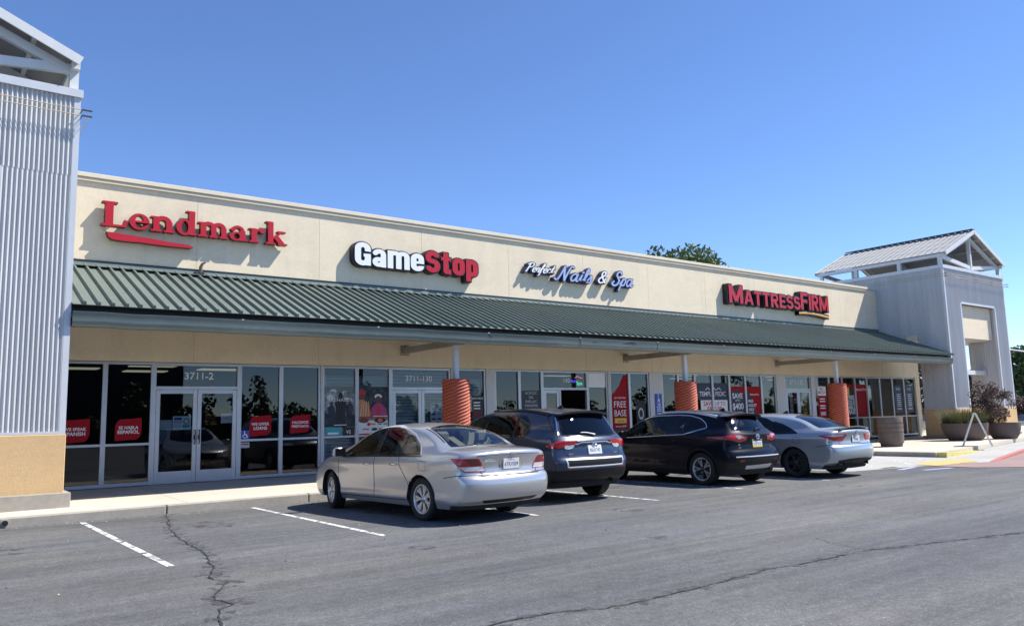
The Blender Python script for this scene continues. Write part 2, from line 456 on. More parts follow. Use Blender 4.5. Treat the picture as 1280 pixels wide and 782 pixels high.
def solid_from_loops(loops, depth, face, side, xf):
    """extruded lettering; xf maps (x, z, d) with d = 0 at the back, to a point"""
    cu = bpy.data.curves.new('outline', 'CURVE'); cu.dimensions = '2D'; cu.fill_mode = 'BOTH'
    for lp in loops:
        if len(lp) < 4: continue
        sp = cu.splines.new('POLY'); sp.points.add(len(lp) - 1)
        for q, p in zip(sp.points, lp): q.co = (p[0], p[1], 0, 1)
        sp.use_cyclic_u = True
    cu.extrude = .5
    o = bpy.data.objects.new('outline', cu)
    me = bpy.data.meshes.new_from_object(o)
    bpy.data.objects.remove(o); bpy.data.curves.remove(cu)
    vs = [v.co.copy() for v in me.vertices]
    out = MB()
    for p in me.polygons:
        nz = p.normal.z
        if nz < -.9: continue
        out.add([xf(vs[i].x, vs[i].y, (vs[i].z + .5) * depth) for i in p.vertices], [tuple(range(len(p.vertices)))], face if nz > .9 else side)
    bpy.data.meshes.remove(me)
    return out

def word_loops(font, text, adv=.08, iso=0.0, res=.014, shear=0.0, sp=None):
    x = 0; L = []
    for ch in text:
        if ch == ' ': x += .35; continue
        prims, w = font[ch]
        lo, hi = -.45, 1.25
        xs = np.arange(-.30371, w + .3, res * 1.0031); ys = np.arange(lo + .00173, hi, res * .9973)
        X, Y = np.meshgrid(xs, ys)
        for lp in contours(glyph_field(prims, X, Y), xs, ys, iso):
            L.append([(p[0] + x + shear * p[1], p[1]) for p in simplify(lp, .0035)])
        x += w + adv
    return L, x - adv

def merged_loops(font, text, adv, iso, res=.016, shear=0.0):
    """one outline round the whole word (for the dark backing of a sign)"""
    x = 0; offs = []
    for ch in text:
        if ch == ' ': x += .35; continue
        offs.append((ch, x)); x += font[ch][1] + adv
    xs = np.arange(-.40371, x + .4, res * 1.0031); ys = np.arange(-.50173, 1.3, res * .9973)
    X, Y = np.meshgrid(xs, ys); F = np.full(X.shape, 9.0)
    for ch, ox in offs: F = np.minimum(F, glyph_field(font[ch][0], X - ox, Y))
    return [[(p[0] + shear * p[1], p[1]) for p in simplify(lp, .004)] for lp in contours(F, xs, ys, iso)]

W = .20
SLAB = {  # heavy slab serif
 'L': ([('b', .10, 0, .33, 1), ('b', 0, .92, .45, 1), ('b', 0, 0, .70, .085), ('p', [(.66, .05), (.70, .30)], .10, 'f')], .76),
 'e': ([('e', .30, .31, .30, .335, .17, .085), ('x', .32, .10, .70, .27), ('b', .12, .27, .585, .345), ('p', arc(.31, .29, .26, .25, 285, 335, 6), .08, 'r')], .60),
 'n': ([('b', .08, 0, .27, .62), ('b', 0, 0, .35, .075), ('b', 0, .55, .2, .625), ('p', arc(.37, .40, .19, .18, 180, 0), .17, 'f'), ('b', .475, 0, .665, .42), ('b', .40, 0, .745, .075)], .75),
 'd': ([('e', .27, .31, .27, .335, .16, .08), ('b', .40, 0, .59, 1.02), ('b', .31, .95, .5, 1.02), ('b', .45, 0, .66, .075)], .66),
 'm': ([('b', .08, 0, .26, .62), ('b', 0, 0, .33, .075), ('b', 0, .55, .2, .625), ('p', arc(.34, .42, .17, .17, 180, 0), .15, 'f'), ('b', .425, 0, .595, .44), ('b', .37, 0, .65, .075), ('p', arc(.675, .42, .165, .17, 180, 0), .15, 'f'), ('b', .76, 0, .93, .44), ('b', .70, 0, 1.0, .075)], 1.0),
 'a': ([('e', .25, .18, .25, .195, .15, .07), ('b', .36, 0, .54, .44), ('p', arc(.28, .43, .17, .17, 0, 160), .11, 'f'), ('c', .125, .47, .085), ('b', .46, 0, .64, .07)], .64),
 'r': ([('b', .08, 0, .27, .62), ('b', 0, 0, .36, .075), ('b', 0, .55, .2, .625), ('p', arc(.41, .40, .20, .19, 180, 60), .10, 'f'), ('c', .46, .52, .095)], .55),
 'k': ([('b', .08, 0, .27, 1.02), ('b', 0, 0, .35, .075), ('b', 0, .95, .2, 1.02), ('p', [(.28, .28), (.58, .60)], .085, 'f'), ('b', .42, .55, .72, .625), ('p', [(.36, .36), (.60, .03)], .19, 'f'), ('b', .44, 0, .78, .075)], .76),
}
def rr(x0, y0, x1, y1, r, a=None):
    """rounded rectangle centre line"""
    return arc(x1 - r, y1 - r, r, r, 0, 90, 6) + arc(x0 + r, y1 - r, r, r, 90, 180, 6) + arc(x0 + r, y0 + r, r, r, 180, 270, 6) + arc(x1 - r, y0 + r, r, r, 270, 360, 6) + [(x1, y1 - r)]
B = .21
HEAVY = {  # heavy condensed
 'G': ([('p', rr(.105, .105, .445, .895, .17), B, 'r'), ('x', .26, .42, .7, .62), ('b', .30, .38, .55, .52), ('b', .34, .02, .55, .52)], .55),
 'a': ([('p', arc(.25, .55, .145, .14, 0, 170) , B * .9, 'f'), ('b', .30, 0, .49, .55), ('p', rr(.10, .10, .36, .34, .11), B * .85, 'r')], .50),
 'm': ([('b', 0, 0, .20, .78), ('p', arc(.25, .57, .15, .12, 180, 0), B * .9, 'f'), ('b', .30, 0, .50, .58), ('p', arc(.55, .57, .15, .12, 180, 0), B * .9, 'f'), ('b', .60, 0, .80, .58)], .80),
 'e': ([('p', rr(.10, .10, .39, .68, .14), B, 'r'), ('x', .26, .24, .7, .335), ('b', .1, .335, .49, .44)], .50),
 'S': ([('p', arc(.28, .70, .175, .19, 20, 180, 10) + arc(.28, .68, .175, .16, 180, 265, 8) + arc(.28, .34, .175, .18, 85, 0, 8) + arc(.28, .30, .175, .19, 0, -160, 12), B, 'f')], .56),
 't': ([('b', .09, .12, .29, .98), ('b', 0, .62, .40, .77), ('p', arc(.29, .13, .10, .03, 180, 270, 6) + [(.40, .10)], B, 'f')], .41),
 'o': ([('p', rr(.10, .10, .39, .68, .14), B, 'r')], .50),
 'p': ([('b', 0, -.24, .20, .78), ('p', rr(.10, .10, .39, .68, .14), B, 'r')], .50),
}
T_ = .19
CAPS = {
 'M': ([('b', 0, 0, .19, 1), ('b', .71, 0, .90, 1), ('p', [(.10, .97), (.45, .12)], .20, 'f'), ('p', [(.80, .97), (.45, .12)], .20, 'f'), ('x', -.3, 1, 1.2, 1.2), ('x', -.3, -.3, 1.2, 0)], .90),
 'A': ([('p', [(.09, -.05), (.36, 1.0)], .19, 'f'), ('p', [(.67, -.05), (.40, 1.0)], .19, 'f'), ('b', .18, .22, .58, .37), ('x', -.3, -.3, 1.2, 0), ('x', -.3, 1, 1.2, 1.3)], .76),
 'T': ([('b', .22, 0, .42, 1), ('b', 0, .83, .64, 1)], .64),
 'R': ([('b', 0, 0, .19, 1), ('p', [(.1, .915), (.36, .915)] + arc(.40, .71, .17, .205, 90, -90, 10) + [(.1, .505)], .17, 'f'), ('p', [(.30, .48), (.58, -.02)], .20, 'f'), ('x', -.3, -.3, 1.2, 0)], .68),
 'E': ([('b', 0, 0, .19, 1), ('b', 0, .83, .56, 1), ('b', 0, .42, .50, .58), ('b', 0, 0, .56, .17)], .56),
 'S': ([('p', arc(.30, .705, .21, .205, 25, 180, 10) + arc(.30, .69, .21, .17, 180, 268, 8) + arc(.30, .32, .21, .20, 88, 0, 8) + arc(.30, .30, .21, .21, 0, -155, 12), .18, 'f')], .60),
 'F': ([('b', 0, 0, .19, 1), ('b', 0, .83, .56, 1), ('b', 0, .42, .50, .58)], .56),
 'I': ([('b', 0, 0, .19, 1)], .19),
}
CAPS.update({c.lower(): CAPS[c] for c in ()})
def cur(*p): # smooth curve through points (Catmull-Rom)
    P = [np.array(q, float) for q in p]; P = [2 * P[0] - P[1]] + P + [2 * P[-1] - P[-2]]; out = []
    for i in range(1, len(P) - 2):
        for k in range(7):
            t = k / 7; a, b, c, d = P[i - 1:i + 3]
            out.append(tuple(.5 * (2 * b + (c - a) * t + (2 * a - 5 * b + 4 * c - d) * t * t + (3 * b - a - 3 * c + d) * t ** 3)))
    out.append(tuple(P[-2])); return out
s1, s2 = .105, .085
SCRIPT = {
 'N': ([('p', cur((-.22, .10), (-.12, .02), (.0, .10), (.12, .5), (.22, 1.0)), s1, 'r'), ('p', cur((.22, 1.0), (.30, .5), (.42, .02)), .13, 'r'), ('p', cur((.42, .02), (.50, .55), (.62, .98), (.72, 1.05), (.80, .98)), s1, 'r')], .72),
 'a': ([('p', cur((.40, .48), (.22, .55), (.06, .32), (.12, .06), (.28, .08), (.42, .40)), s1, 'r'), ('p', cur((.44, .54), (.40, .2), (.46, .04), (.58, .12)), s1, 'r')], .52),
 'i': ([('p', cur((.02, .14), (.12, .34), (.16, .52), (.12, .2), (.18, .04), (.30, .12)), s1, 'r'), ('c', .19, .72, .075)], .26),
 'l': ([('p', cur((.0, .14), (.16, .45), (.26, .85), (.20, 1.02), (.12, .8), (.10, .3), (.16, .04), (.28, .12)), s1, 'r')], .25),
 's': ([('p', cur((.0, .12), (.16, .38), (.20, .54), (.26, .32), (.24, .08), (.10, .03), (.0, .08)), s1, 'r')], .36),
 'S': ([('p', cur((.55, .86), (.46, 1.0), (.28, .98), (.20, .76), (.36, .55), (.46, .32), (.34, .06), (.12, .0), (-.04, .14), (.06, .28)), .125, 'r')], .56),
 'p': ([('p', cur((.0, .14), (.12, .4), (.16, .52), (.06, .0), (.0, -.32)), s1, 'r'), ('p', cur((.12, .38), (.28, .54), (.38, .38), (.30, .08), (.14, .06)), s1, 'r')], .42),
 '&': ([('p', cur((.55, .02), (.36, .26), (.16, .68), (.26, .90), (.42, .84), (.38, .62), (.12, .40), (.02, .18), (.16, .0), (.38, .06), (.54, .40)), .11, 'r')], .58),
 'P': ([('p', cur((.0, .0), (.10, .4), (.18, .95)), .12, 'r'), ('p', cur((.02, .82), (.22, 1.0), (.46, .92), (.42, .62), (.14, .5)), s1, 'r')], .44),
 'e': ([('p', cur((.06, .26), (.26, .34), (.26, .52), (.10, .48), (.04, .2), (.14, .03), (.32, .12)), s1, 'r')], .30),
 'r': ([('p', cur((.0, .12), (.10, .5), (.14, .52), (.26, .48), (.20, .14), (.26, .04), (.34, .12)), s1, 'r')], .30),
 'f': ([('p', cur((.0, .2), (.18, .6), (.28, .95), (.22, 1.02), (.14, .7), (.06, -.1), (.0, -.3)), s1, 'r'), ('b', .02, .42, .30, .5)], .24),
 'c': ([('p', cur((.28, .44), (.16, .54), (.04, .3), (.12, .04), (.30, .12)), s1, 'r')], .28),
 't': ([('p', cur((.04, .14), (.14, .5), (.20, .92), (.12, .3), (.16, .04), (.28, .12)), s1, 'r'), ('b', .0, .54, .34, .62)], .26),
}

def text_mb(body, size, m, x0, y, z0, align='LEFT', bold=0.0, sx=1.0, depth=.004, mb=None, xf=None, shear=0.0):
    """small flat lettering in the built-in face, standing in the X-Z plane facing -Y"""
    cu = bpy.data.curves.new('txt', 'FONT'); cu.body = body; cu.size = size; cu.align_x = align; cu.offset = bold * size; cu.shear = shear; cu.resolution_u = 3
    o = bpy.data.objects.new('txt', cu); me = bpy.data.meshes.new_from_object(o)
    bpy.data.objects.remove(o); bpy.data.curves.remove(cu)
    mb = mb or MB()
    vs = [(x0 + v.co.x * sx, y, z0 + v.co.y) for v in me.vertices]
    if xf: vs = [xf(*v) for v in vs]
    mb.add(vs, [tuple(p.vertices) for p in me.polygons], m)
    bpy.data.meshes.remove(me)
    return mb
# ------------------------------------------------------------------ ground
def sheet(name, poly, z, m, kind='structure', thick=0.0):
    mb = MB()
    n = len(poly)
    if thick:
        mb.add([(x, y, z) for x, y in poly] + [(x, y, z - thick) for x, y in poly],
               [tuple(range(n))] + [(i, n + i, n + (i + 1) % n, (i + 1) % n) for i in range(n)], m)
    else:
        mb.add([(x, y, z) for x, y in poly], [tuple(range(n))], m)
    o = mb.build(name)
    bpy_fix(o); o['kind'] = kind
    return o
import bmesh
def bpy_fix(o):
    bm = bmesh.new(); bm.from_mesh(o.data); bmesh.ops.recalc_face_normals(bm, faces=bm.faces)
    if not any(abs(v.co.z - bm.verts[:][0].co.z) > 1e-6 for v in bm.verts):
        for f in bm.faces:
            if f.normal.z < 0: f.normal_flip()
    bm.to_mesh(o.data); bm.free()

sheet('parking_lot', [(-220, -220), (320, -220), (320, 320), (-220, 320)], 0.0, M['asphalt'])

def strip(name, pts, w, z, m, jit=0.0, taper=True, sub=1):
    P = []
    for a, b in zip(pts[:-1], pts[1:]):
        n = max(1, int(math.hypot(b[0] - a[0], b[1] - a[1]) / .07)) if jit else 1
        for k in range(n): P.append((a[0] + (b[0] - a[0]) * k / n, a[1] + (b[1] - a[1]) * k / n))
    P.append(pts[-1])
    if jit:
        wander = 0
        Q = []
        for p in P:
            wander = wander * .8 + random.gauss(0, jit)
            Q.append((p[0] + wander, p[1] + random.gauss(0, jit)))
        P = Q
    vs = []; fs = []
    for i, p in enumerate(P):
        a = P[max(i - 1, 0)]; b = P[min(i + 1, len(P) - 1)]
        d = Vector((b[0] - a[0], b[1] - a[1])).normalized(); n = Vector((-d.y, d.x))
        ww = w * (random.uniform(.35, 1.5) if jit else 1)
        if jit and i in (0, len(P) - 1): ww = .003
        vs += [(p[0] + n.x * ww / 2, p[1] + n.y * ww / 2, z), (p[0] - n.x * ww / 2, p[1] - n.y * ww / 2, z)]
        if i: fs.append((2 * i - 2, 2 * i - 1, 2 * i + 1, 2 * i))
    o = MB().add(vs, fs, m).build(name); bpy_fix(o); o['kind'] = 'structure'
    return o

crack1 = [(3.80, 15.05), (3.45, 13.7), (3.40, 13.4), (3.11, 11.76), (3.0, 10.36), (2.93, 9.72), (2.76, 8.99), (2.53, 8.5), (2.60, 8.1), (2.46, 7.89), (2.25, 7.4), (2.33, 7.1), (2.19, 6.97), (2.0, 6.3), (2.05, 5.6), (1.7, 4.6)]
crack2 = [(2.4, 4.9), (3.44, 5.0), (3.77, 5.04), (4.2, 4.99), (4.56, 4.82), (5.19, 4.81), (5.96, 4.84), (6.8, 4.92), (7.35, 4.84), (8.45, 4.82), (9.18, 4.61), (10.85, 4.18), (13.5, 3.6)]
strip('tar_smear', crack1, .24, .003, M['tar'], .02)
strip('tar_smear', crack2, .16, .003, M['tar'], .015)
strip('asphalt_crack', crack1, .017, .007, M['crack'], .012)
strip('asphalt_crack', crack2, .016, .007, M['crack'], .010)
strip('asphalt_crack', [(8.85, 5.75), (8.56, 5.26), (8.45, 4.82)], .009, .007, M['crack'], .01)

for k, x in enumerate((2.44, 5.23, 7.99, 10.80, 13.45, 16.2)):
    y1 = (9.48, 9.78, 9.95, 10.03, 10.0, 10.0)[k]
    o = sheet('parking_line', [(x - .042, 14.9), (x - .042, y1), (x + .042, y1), (x + .042, 14.9)], .004, M['line'])
apron = [(18.7, 15.09), (18.7, 10.95), (21.35, 10.5), (24.0, 9.75), (28.6, 10.7), (40, 13.3), (60, 17.6), (60, 18.4), (34, 13.55), (29.8, 12.7), (25.2, 11.75), (25.2, 15.09)]
sheet('accessible_apron', apron, .004, M['apron'])
for a, b in (((24.7, 13.6), (21.5, 10.75)), ((24.7, 12.7), (23.3, 10.9)), ((23.6, 14.8), (20.2, 11.2)), ((20.6, 14.9), (19.2, 12.4))):
    strip('hatch_line', [a, b], .11, .008, M['line_old'])
sheet('crosswalk_paving', [(21.4, 10.15), (22.4, 10.25), (23.8, 9.78), (26.62, 10.44), (40, 13.2), (38, 8), (22.1, 8.4), (21.4, 9.2)], .0085, M['redpave'])
sheet('detectable_ramp', [(21.7, 10.85), (23.1, 11.2), (24.9, 10.9), (23.7, 10.12), (21.5, 10.2)], .013, M['ramp'])
for a, b in (((19.8, 10.3), (20.9, 10.47)), ((20.0, 9.8), (21.1, 9.62)), ((20.1, 10.9), (20.7, 10.84))):
    strip('faded_aisle_marking', [a, b], .16, .004, M['bluepaint'])

for x, y, r in ((3.9, 12.9, .34), (6.6, 12.3, .30), (9.4, 9.4, .22), (12.2, 12.6, .4), (5.1, 8.6, .16), (1.1, 12.2, .3), (15.2, 9.0, .2), (7.6, 7.1, .12)):
    o = sheet('oil_stain', [(x + r * random.uniform(.7, 1.2) * math.cos(2 * PI * k / 18), y + r * random.uniform(.7, 1.2) * 1.5 * math.sin(2 * PI * k / 18)) for k in range(18)], .0025, M['tar'])
gb = MB()
for k in range(420):
    x = random.uniform(-1, 24); y = 15.07 - abs(random.gauss(0, .16)) if random.random() < .7 else random.uniform(4, 15); q = random.uniform(.005, .014)
    gb.add([(x - q, y, .002), (x, y - q, .002), (x + q, y, .002), (x, y + q, .002), (x, y, .002 + q)], [(0, 1, 4), (1, 2, 4), (2, 3, 4), (3, 0, 4)], random.choice((M['kerb'], M['crack'], M['tan'])))
o = gb.build('loose_grit'); o['kind'] = 'stuff'

# sidewalk with its joints, and the kerb in front of it
def sidewalk():
    mb = MB(); m = M['concrete']
    xs = [-8] + [-1.55 + 2.87 * k for k in range(10)] + [25.35]
    for a, b in zip(xs[:-1], xs[1:]):
        x0, x1 = a + .006, b - .006
        for (y0, z0), (y1, z1) in (((15.26, .15), (17.3, .185)), ((17.31, .185), (19.6, .225))):
            v = [(x0, y0, z0), (x1, y0, z0), (x1, y1, z1), (x0, y1, z1), (x0, y0, 0), (x1, y0, 0), (x1, y1, 0), (x0, y1, 0)]
            mb.add(v, [(0, 1, 2, 3), (0, 4, 5, 1), (1, 5, 6, 2), (2, 6, 7, 3), (3, 7, 4, 0)], m)
    # plaza round the far tower
    poly = [(25.36, 11.9), (29.8, 12.72), (34, 13.6), (60, 18.5), (60, 24), (25.36, 24)]
    n = len(poly)
    mb.add([(x, y, .15) for x, y in poly] + [(x, y, 0) for x, y in poly], [tuple(range(n))] + [(i, (i + 1) % n, n + (i + 1) % n, n + i) for i in range(n)], m)
    o = mb.build('sidewalk'); o['kind'] = 'structure'
sidewalk()
def kerb():
    mb = MB(); m = M['kerb']
    xs = [-8] + [-1.45 + 2.62 * k for k in range(11)]
    for a, b in zip(xs[:-1], xs[1:]):
        b = min(b, 25.2)
        if b - a < .1: continue
        mb.box(a + .008, b - .008, 15.1, 15.25, -.05, .152, m, .018)
    o = mb.build('kerb'); o['kind'] = 'structure'
    mb = MB()
    mb.box(25.2, 25.35, 11.95, 15.25, -.05, .152, m, .02)
    o = mb.build('kerb'); o['kind'] = 'structure'
    # yellow and red painted kerbs: dropped kerb of the ramp, and the fire lane
    def poly_kerb(name, pts, hs, w, m):
        vs = []; fs = []
        for i, (p, h) in enumerate(zip(pts, hs)):
            a = Vector(pts[max(i - 1, 0)]); b = Vector(pts[min(i + 1, len(pts) - 1)]); d = (b - a).normalized(); nn = Vector((-d.y, d.x)) * w
            p = tuple(p)
            vs += [(p[0], p[1], -.02), (p[0], p[1], h), (p[0] + nn.x, p[1] + nn.y, h), (p[0] + nn.x, p[1] + nn.y, -.02)]
            if i: fs += [tuple(4 * (i - 1) + k for k in (0, 1)) + (4 * i + 1, 4 * i), (4 * i - 3, 4 * i - 2, 4 * i + 2, 4 * i + 1), (4 * i - 2, 4 * i - 1, 4 * i + 3, 4 * i + 2)]
        fs += [(0, 3, 2, 1), tuple(len(vs) - 4 + k for k in range(4))]
        o = MB().add(vs, fs, m).build(name); bpy_fix(o); o['kind'] = 'structure'
    poly_kerb('yellow_kerb', [(25.22, 11.62), (26.6, 11.82), (29.6, 12.42)], (.156, .10, .012), .26, M['yellow'])
    poly_kerb('red_kerb', [(23.9, 9.72), (25.2, 10.02), (28.5, 10.78), (34, 12.1)], (.012, .05, .075, .08), .15, M['redpaint'])
kerb()
dp = MB(); dp.tube([(1.38, 15.04, .075), (1.38, 15.16, .075)], .055, M['kerb'], 20)
dp.tube([(1.38, 15.036, .075), (1.38, 15.039, .075)], .045, M['black'], 20)
tag(dp.build('drain_outlet'), 'small round black drain hole low in the grey kerb face', 'drain')

# ------------------------------------------------------------------ strip mall building
YF = 19.3      # face of the stucco wall
XE = 39.75
bld = empty('strip_mall', (0, 0, 0), 0, 'long cream stucco retail building with a green metal canopy and storefront windows', 'building')
def walls():
    mb = MB(); m = M['stucco']
    joints = [-6] + [2.25 + 3.09 * k for k in range(12)]
    joints = [j for j in joints if j < 36.2] + [36.28]
    for a, b in zip(joints[:-1], joints[1:]):
        mb.box(a + .004, b - .004, YF, YF + .22, 2.97, 6.99, m)
    mb.box(36.3, 38.3, YF, YF + .22, 2.97, 4.3, m); mb.box(38.312, XE, YF, YF + .22, 2.97, 4.3, m)
    mb.box(-6, 36.28, YF + .012, YF + .20, 2.99, 6.97, m)
    mb.box(36.28, XE - .02, YF + .012, YF + .20, 2.99, 4.28, M['kerb'])
    mb.box(39.36, XE, YF, YF + .25, .1, 2.968, m)
    # shell behind
    mb.box(-6, -5.8, YF + .25, 36, 0, 6.6, m); mb.box(XE - .2, XE, YF + .26, 36, 0, 4.3, m); mb.box(-6, XE, 36, 36.2, 0, 6.6, m)
    mb.box(36.3, 36.5, 22.4, 36, 4.3, 6.6, m)
    mb.box(-5.8, 36.3, YF + .23, 36, 6.3, 6.4, M['roofgrey']); mb.box(36.3, XE, YF + .23, 36, 4.31, 4.4, M['roofgrey'])
    mb.build('wall', bld)
    c = MB()
    for y0, y1, z0, z1 in ((YF - .075, YF + .30, 7.02, 7.12), (YF - .052, YF + .29, 6.935, 7.008), (YF - .03, YF + .28, 7.0, 7.03)):
        c.box(-6, 35.55, y0, y1, z0, z1, M['cap'], .008)
    c.box(35.56, 36.27, YF - .03, YF + .26, 6.992, 7.05, M['galv'])
    c.build('parapet_cap', bld)
walls()

def canopy():
    can = empty('canopy', (0, 0, 0)); can.parent = bld
    y0, z0, y1, z1 = YF - .015, 5.03, 16.02, 3.735
    x0, x1 = 2.32, 36.27
    sl = math.hypot(y1 - y0, z1 - z0); ny, nz = (z0 - z1) / sl, -(y1 - y0) / sl   # outward normal (0, -ny', nz)
    n = Vector((0, -(z0 - z1) / sl, (y0 - y1) / sl))
    mb = MB(); g = M['green']
    # one section along X: pan, rib, pan ... swept down the slope
    sec = []
    p = .236; x = x0
    while x < x1:
        for dx, h in ((0, 0), (.168, 0), (.178, .060), (.214, .060), (.224, 0)):
            if x + dx < x1: sec.append((x + dx, h))
        x += p
    sec.append((x1, 0))
    A = Vector((0, y0, z0)); Bv = Vector((0, y1, z1))
    top = [Vector((sx, A.y, A.z)) + n * h for sx, h in sec]; bot = [Vector((sx, Bv.y, Bv.z)) + n * h for sx, h in sec]
    und = [Vector((sx, Bv.y, Bv.z)) - n * .012 for sx, h in sec]; undt = [Vector((sx, A.y, A.z)) - n * .012 for sx, h in sec]
    N_ = len(sec)
    mb.add(top + bot, [(i, N_ + i, N_ + i + 1, i + 1) for i in range(N_ - 1)], g)
    mb.add(bot + und, [(i, N_ + i, N_ + i + 1, i + 1) for i in range(N_ - 1)], g)
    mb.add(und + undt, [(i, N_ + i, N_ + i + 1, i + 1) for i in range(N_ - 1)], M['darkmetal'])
    mb.build('roof_sheet', can)
    fl = MB()
    fl.add([(x0, YF - .012, 5.15), (x1, YF - .012, 5.15), (x1, YF - .03, 5.06), (x0, YF - .03, 5.06), (x0, YF - .28, 5.0), (x1, YF - .28, 5.0)], [(0, 3, 2, 1), (3, 4, 5, 2)], M['gutter'])
    fl.box(x0, x1, YF - .03, YF - .002, 5.15, 5.175, M['darkmetal'])
    fl.build('flashing', can)
    gm = MB()
    prof = [(16.30, 3.60), (16.30, 3.42), (16.26, 3.36), (16.19, 3.335), (16.12, 3.345), (16.07, 3.39), (16.055, 3.46), (16.05, 3.58), (16.03, 3.60), (16.03, 3.612), (16.07, 3.612), (16.08, 3.57)]
    xs = [2.33] + [2.33 + 3.05 * k for k in range(1, 12)]; xs = [x for x in xs if x < 36] + [36.22]
    for a, b in zip(xs[:-1], xs[1:]):
        nseg = 6; V = []
        for k in range(nseg + 1):
            xx = a + (b - a) * k / nseg; dz = random.gauss(0, .004); dy = random.gauss(0, .004)
            V += [(xx, y + dy, z + dz) for y, z in prof]
        q = len(prof)
        gm.add(V, [(k * q + i, (k + 1) * q + i, (k + 1) * q + i + 1, k * q + i + 1) for k in range(nseg) for i in range(q - 1)], M['gutter'], True)
        gm.box(b - .02, b + .02, 16.026, 16.10, 3.604, 3.622, M['galvtrim'])
    gm.add([(36.22, y, z) for y, z in prof], [tuple(range(len(prof)))], M['gutter'])
    gm.build('gutter', can, autosmooth=50)
    bm_ = MB()
    bm_.box(x0, x1, 16.32, 16.44, 3.45, 3.60, M['darkmetal'])     # edge purlin
    for yy, zz in ((17.2, 4.08), (18.3, 4.52)): bm_.box(x0, x1, yy, yy + .08, zz, zz + .10, M['darkmetal'])
    bm_.box(x0, x1, 16.31, 16.318, 3.56, 3.835, M['darkmetal']); bm_.box(x0, x1, 16.06, 16.30, 3.50, 3.57, M['darkmetal'])  # dark sheets added to keep the gap under the roof edge dark
    bm_.build('purlin', can)
    for x in (10.95, 19.52, 28.10):
        b = MB(); b.box(x - .07, x + .07, 16.45, YF - .019, 3.34, 3.50, M['kerb']); b.box(x - .13, x + .13, YF - .018, YF - .001, 3.28, 3.56, M['kerb'])
        for dx in (-.08, .08):
            for dz in (3.33, 3.52): b.box(x + dx - .012, x + dx + .012, YF - .03, YF - .018, dz - .012, dz + .012, M['galvtrim'])
        b.build('support_beam', can)
canopy()

# storefront bays -------------------------------------------------------
FY = YF + .035
def fr_box(mb, x0, x1, z0, z1, d=.07): mb.box(x0, x1, FY, FY + d, z0, z1, M['alu'])
def window(x0, x1, z0=.24, z1=2.955, mid=1.14, fw=.05, tran=None):
    mb = MB()
    fr_box(mb, x0, x0 + fw, z0, z1); fr_box(mb, x1 - fw, x1, z0, z1)
    fr_box(mb, x0 + fw + .001, x1 - fw - .001, z1 - fw, z1); fr_box(mb, x0 + fw + .001, x1 - fw - .001, z0, z0 + fw + .02)
    rails = [z0 + fw + .02, z1 - fw]
    if mid:
        fr_box(mb, x0 + fw + .001, x1 - fw - .001, mid - fw / 2, mid + fw / 2); rails.insert(1, mid)
    w = mb.build('window', bld)
    for a, b in zip(rails[:-1], rails[1:]):
        p = MB(); p.add([(x0 + .02, FY + .045, a), (x1 - .02, FY + .045, a), (x1 - .02, FY + .045, b), (x0 + .02, FY + .045, b)], [(0, 1, 2, 3)], M['glass'])
        p.build('pane', w)
    return w
def door_leaf(x0, x1, hinge_left, z0=.235, z1=2.345):
    mb = MB(); s = .095; a = M['alu']
    mb.box(x0, x0 + s, FY + .005, FY + .055, z0, z1, a, .006); mb.box(x1 - s, x1, FY + .005, FY + .055, z0, z1, a, .006)
    mb.box(x0 + s + .001, x1 - s - .001, FY + .006, FY + .054, z0, z0 + .27, a); mb.box(x0 + s + .001, x1 - s - .001, FY + .006, FY + .054, z1 - .09, z1, a)
    d = mb.build('door', bld)
    p = MB(); p.add([(x0 + s - .01, FY + .03, z0 + .26), (x1 - s + .01, FY + .03, z0 + .26), (x1 - s + .01, FY + .03, z1 - .08), (x0 + s - .01, FY + .03, z1 - .08)], [(0, 1, 2, 3)], M['glass'])
    p.build('pane', d)
    hx = x1 - .045 if hinge_left else x0 + .045
    hb = MB(); hb.tube([(hx, FY - .0, 1.10), (hx, FY - .055, 1.12), (hx, FY - .055, 1.40), (hx, FY - .0, 1.42)], .012, M['darkmetal'], 8)
    hb.box(hx - .02, hx + .02, FY - .004, FY + .004, 1.20, 1.30, M['darkmetal'])
    hb.build('handle', d)
    return d
def double_door(x0, x1, number=None, split=True):
    fw = .06; mb = MB()
    fr_box(mb, x0, x0 + fw, .225, 2.955, .09); fr_box(mb, x1 - fw, x1, .225, 2.955, .09)
    fr_box(mb, x0 + fw + .001, x1 - fw - .001, 2.895, 2.955, .09); fr_box(mb, x0 + fw + .001, x1 - fw - .001, 2.352, 2.42, .09)
    w = mb.build('window', bld)
    p = MB(); p.add([(x0 + .04, FY + .045, 2.40), (x1 - .04, FY + .045, 2.40), (x1 - .04, FY + .045, 2.91), (x0 + .04, FY + .045, 2.91)], [(0, 1, 2, 3)], M['glass'])
    p.build('pane', w)
    if number:
        t, size, nx, col = number
        text_mb(t, size, col, nx, FY + .041, 2.59, 'LEFT', .012, 1.06).build('address_lettering', w)
    xm = (x0 + x1) / 2
    if split:
        door_leaf(x0 + fw + .004, xm - .003, True); door_leaf(xm + .003, x1 - fw - .004, False)
    return w
for a, b in ((2.25, 3.5), (3.5, 4.49)): window(a, b)
double_door(4.49, 6.44, ('3711-2', .225, 5.16, M['pwhite']))
for a, b in ((6.44, 7.47), (7.47, 8.50), (8.56, 9.53), (9.53, 10.53)): window(a, b)
double_door(10.53, 12.46, ('3711-130', .215, 11.0, M['pwhite']))
window(12.60, 13.68)
for a, b in ((14.02, 14.95), (14.95, 15.84)): window(a, b, mid=.72)
w = double_door(15.84, 17.76, ('140', .19, 16.72, M['pwhite']), split=False)
door_leaf(15.905, 16.52, True); 
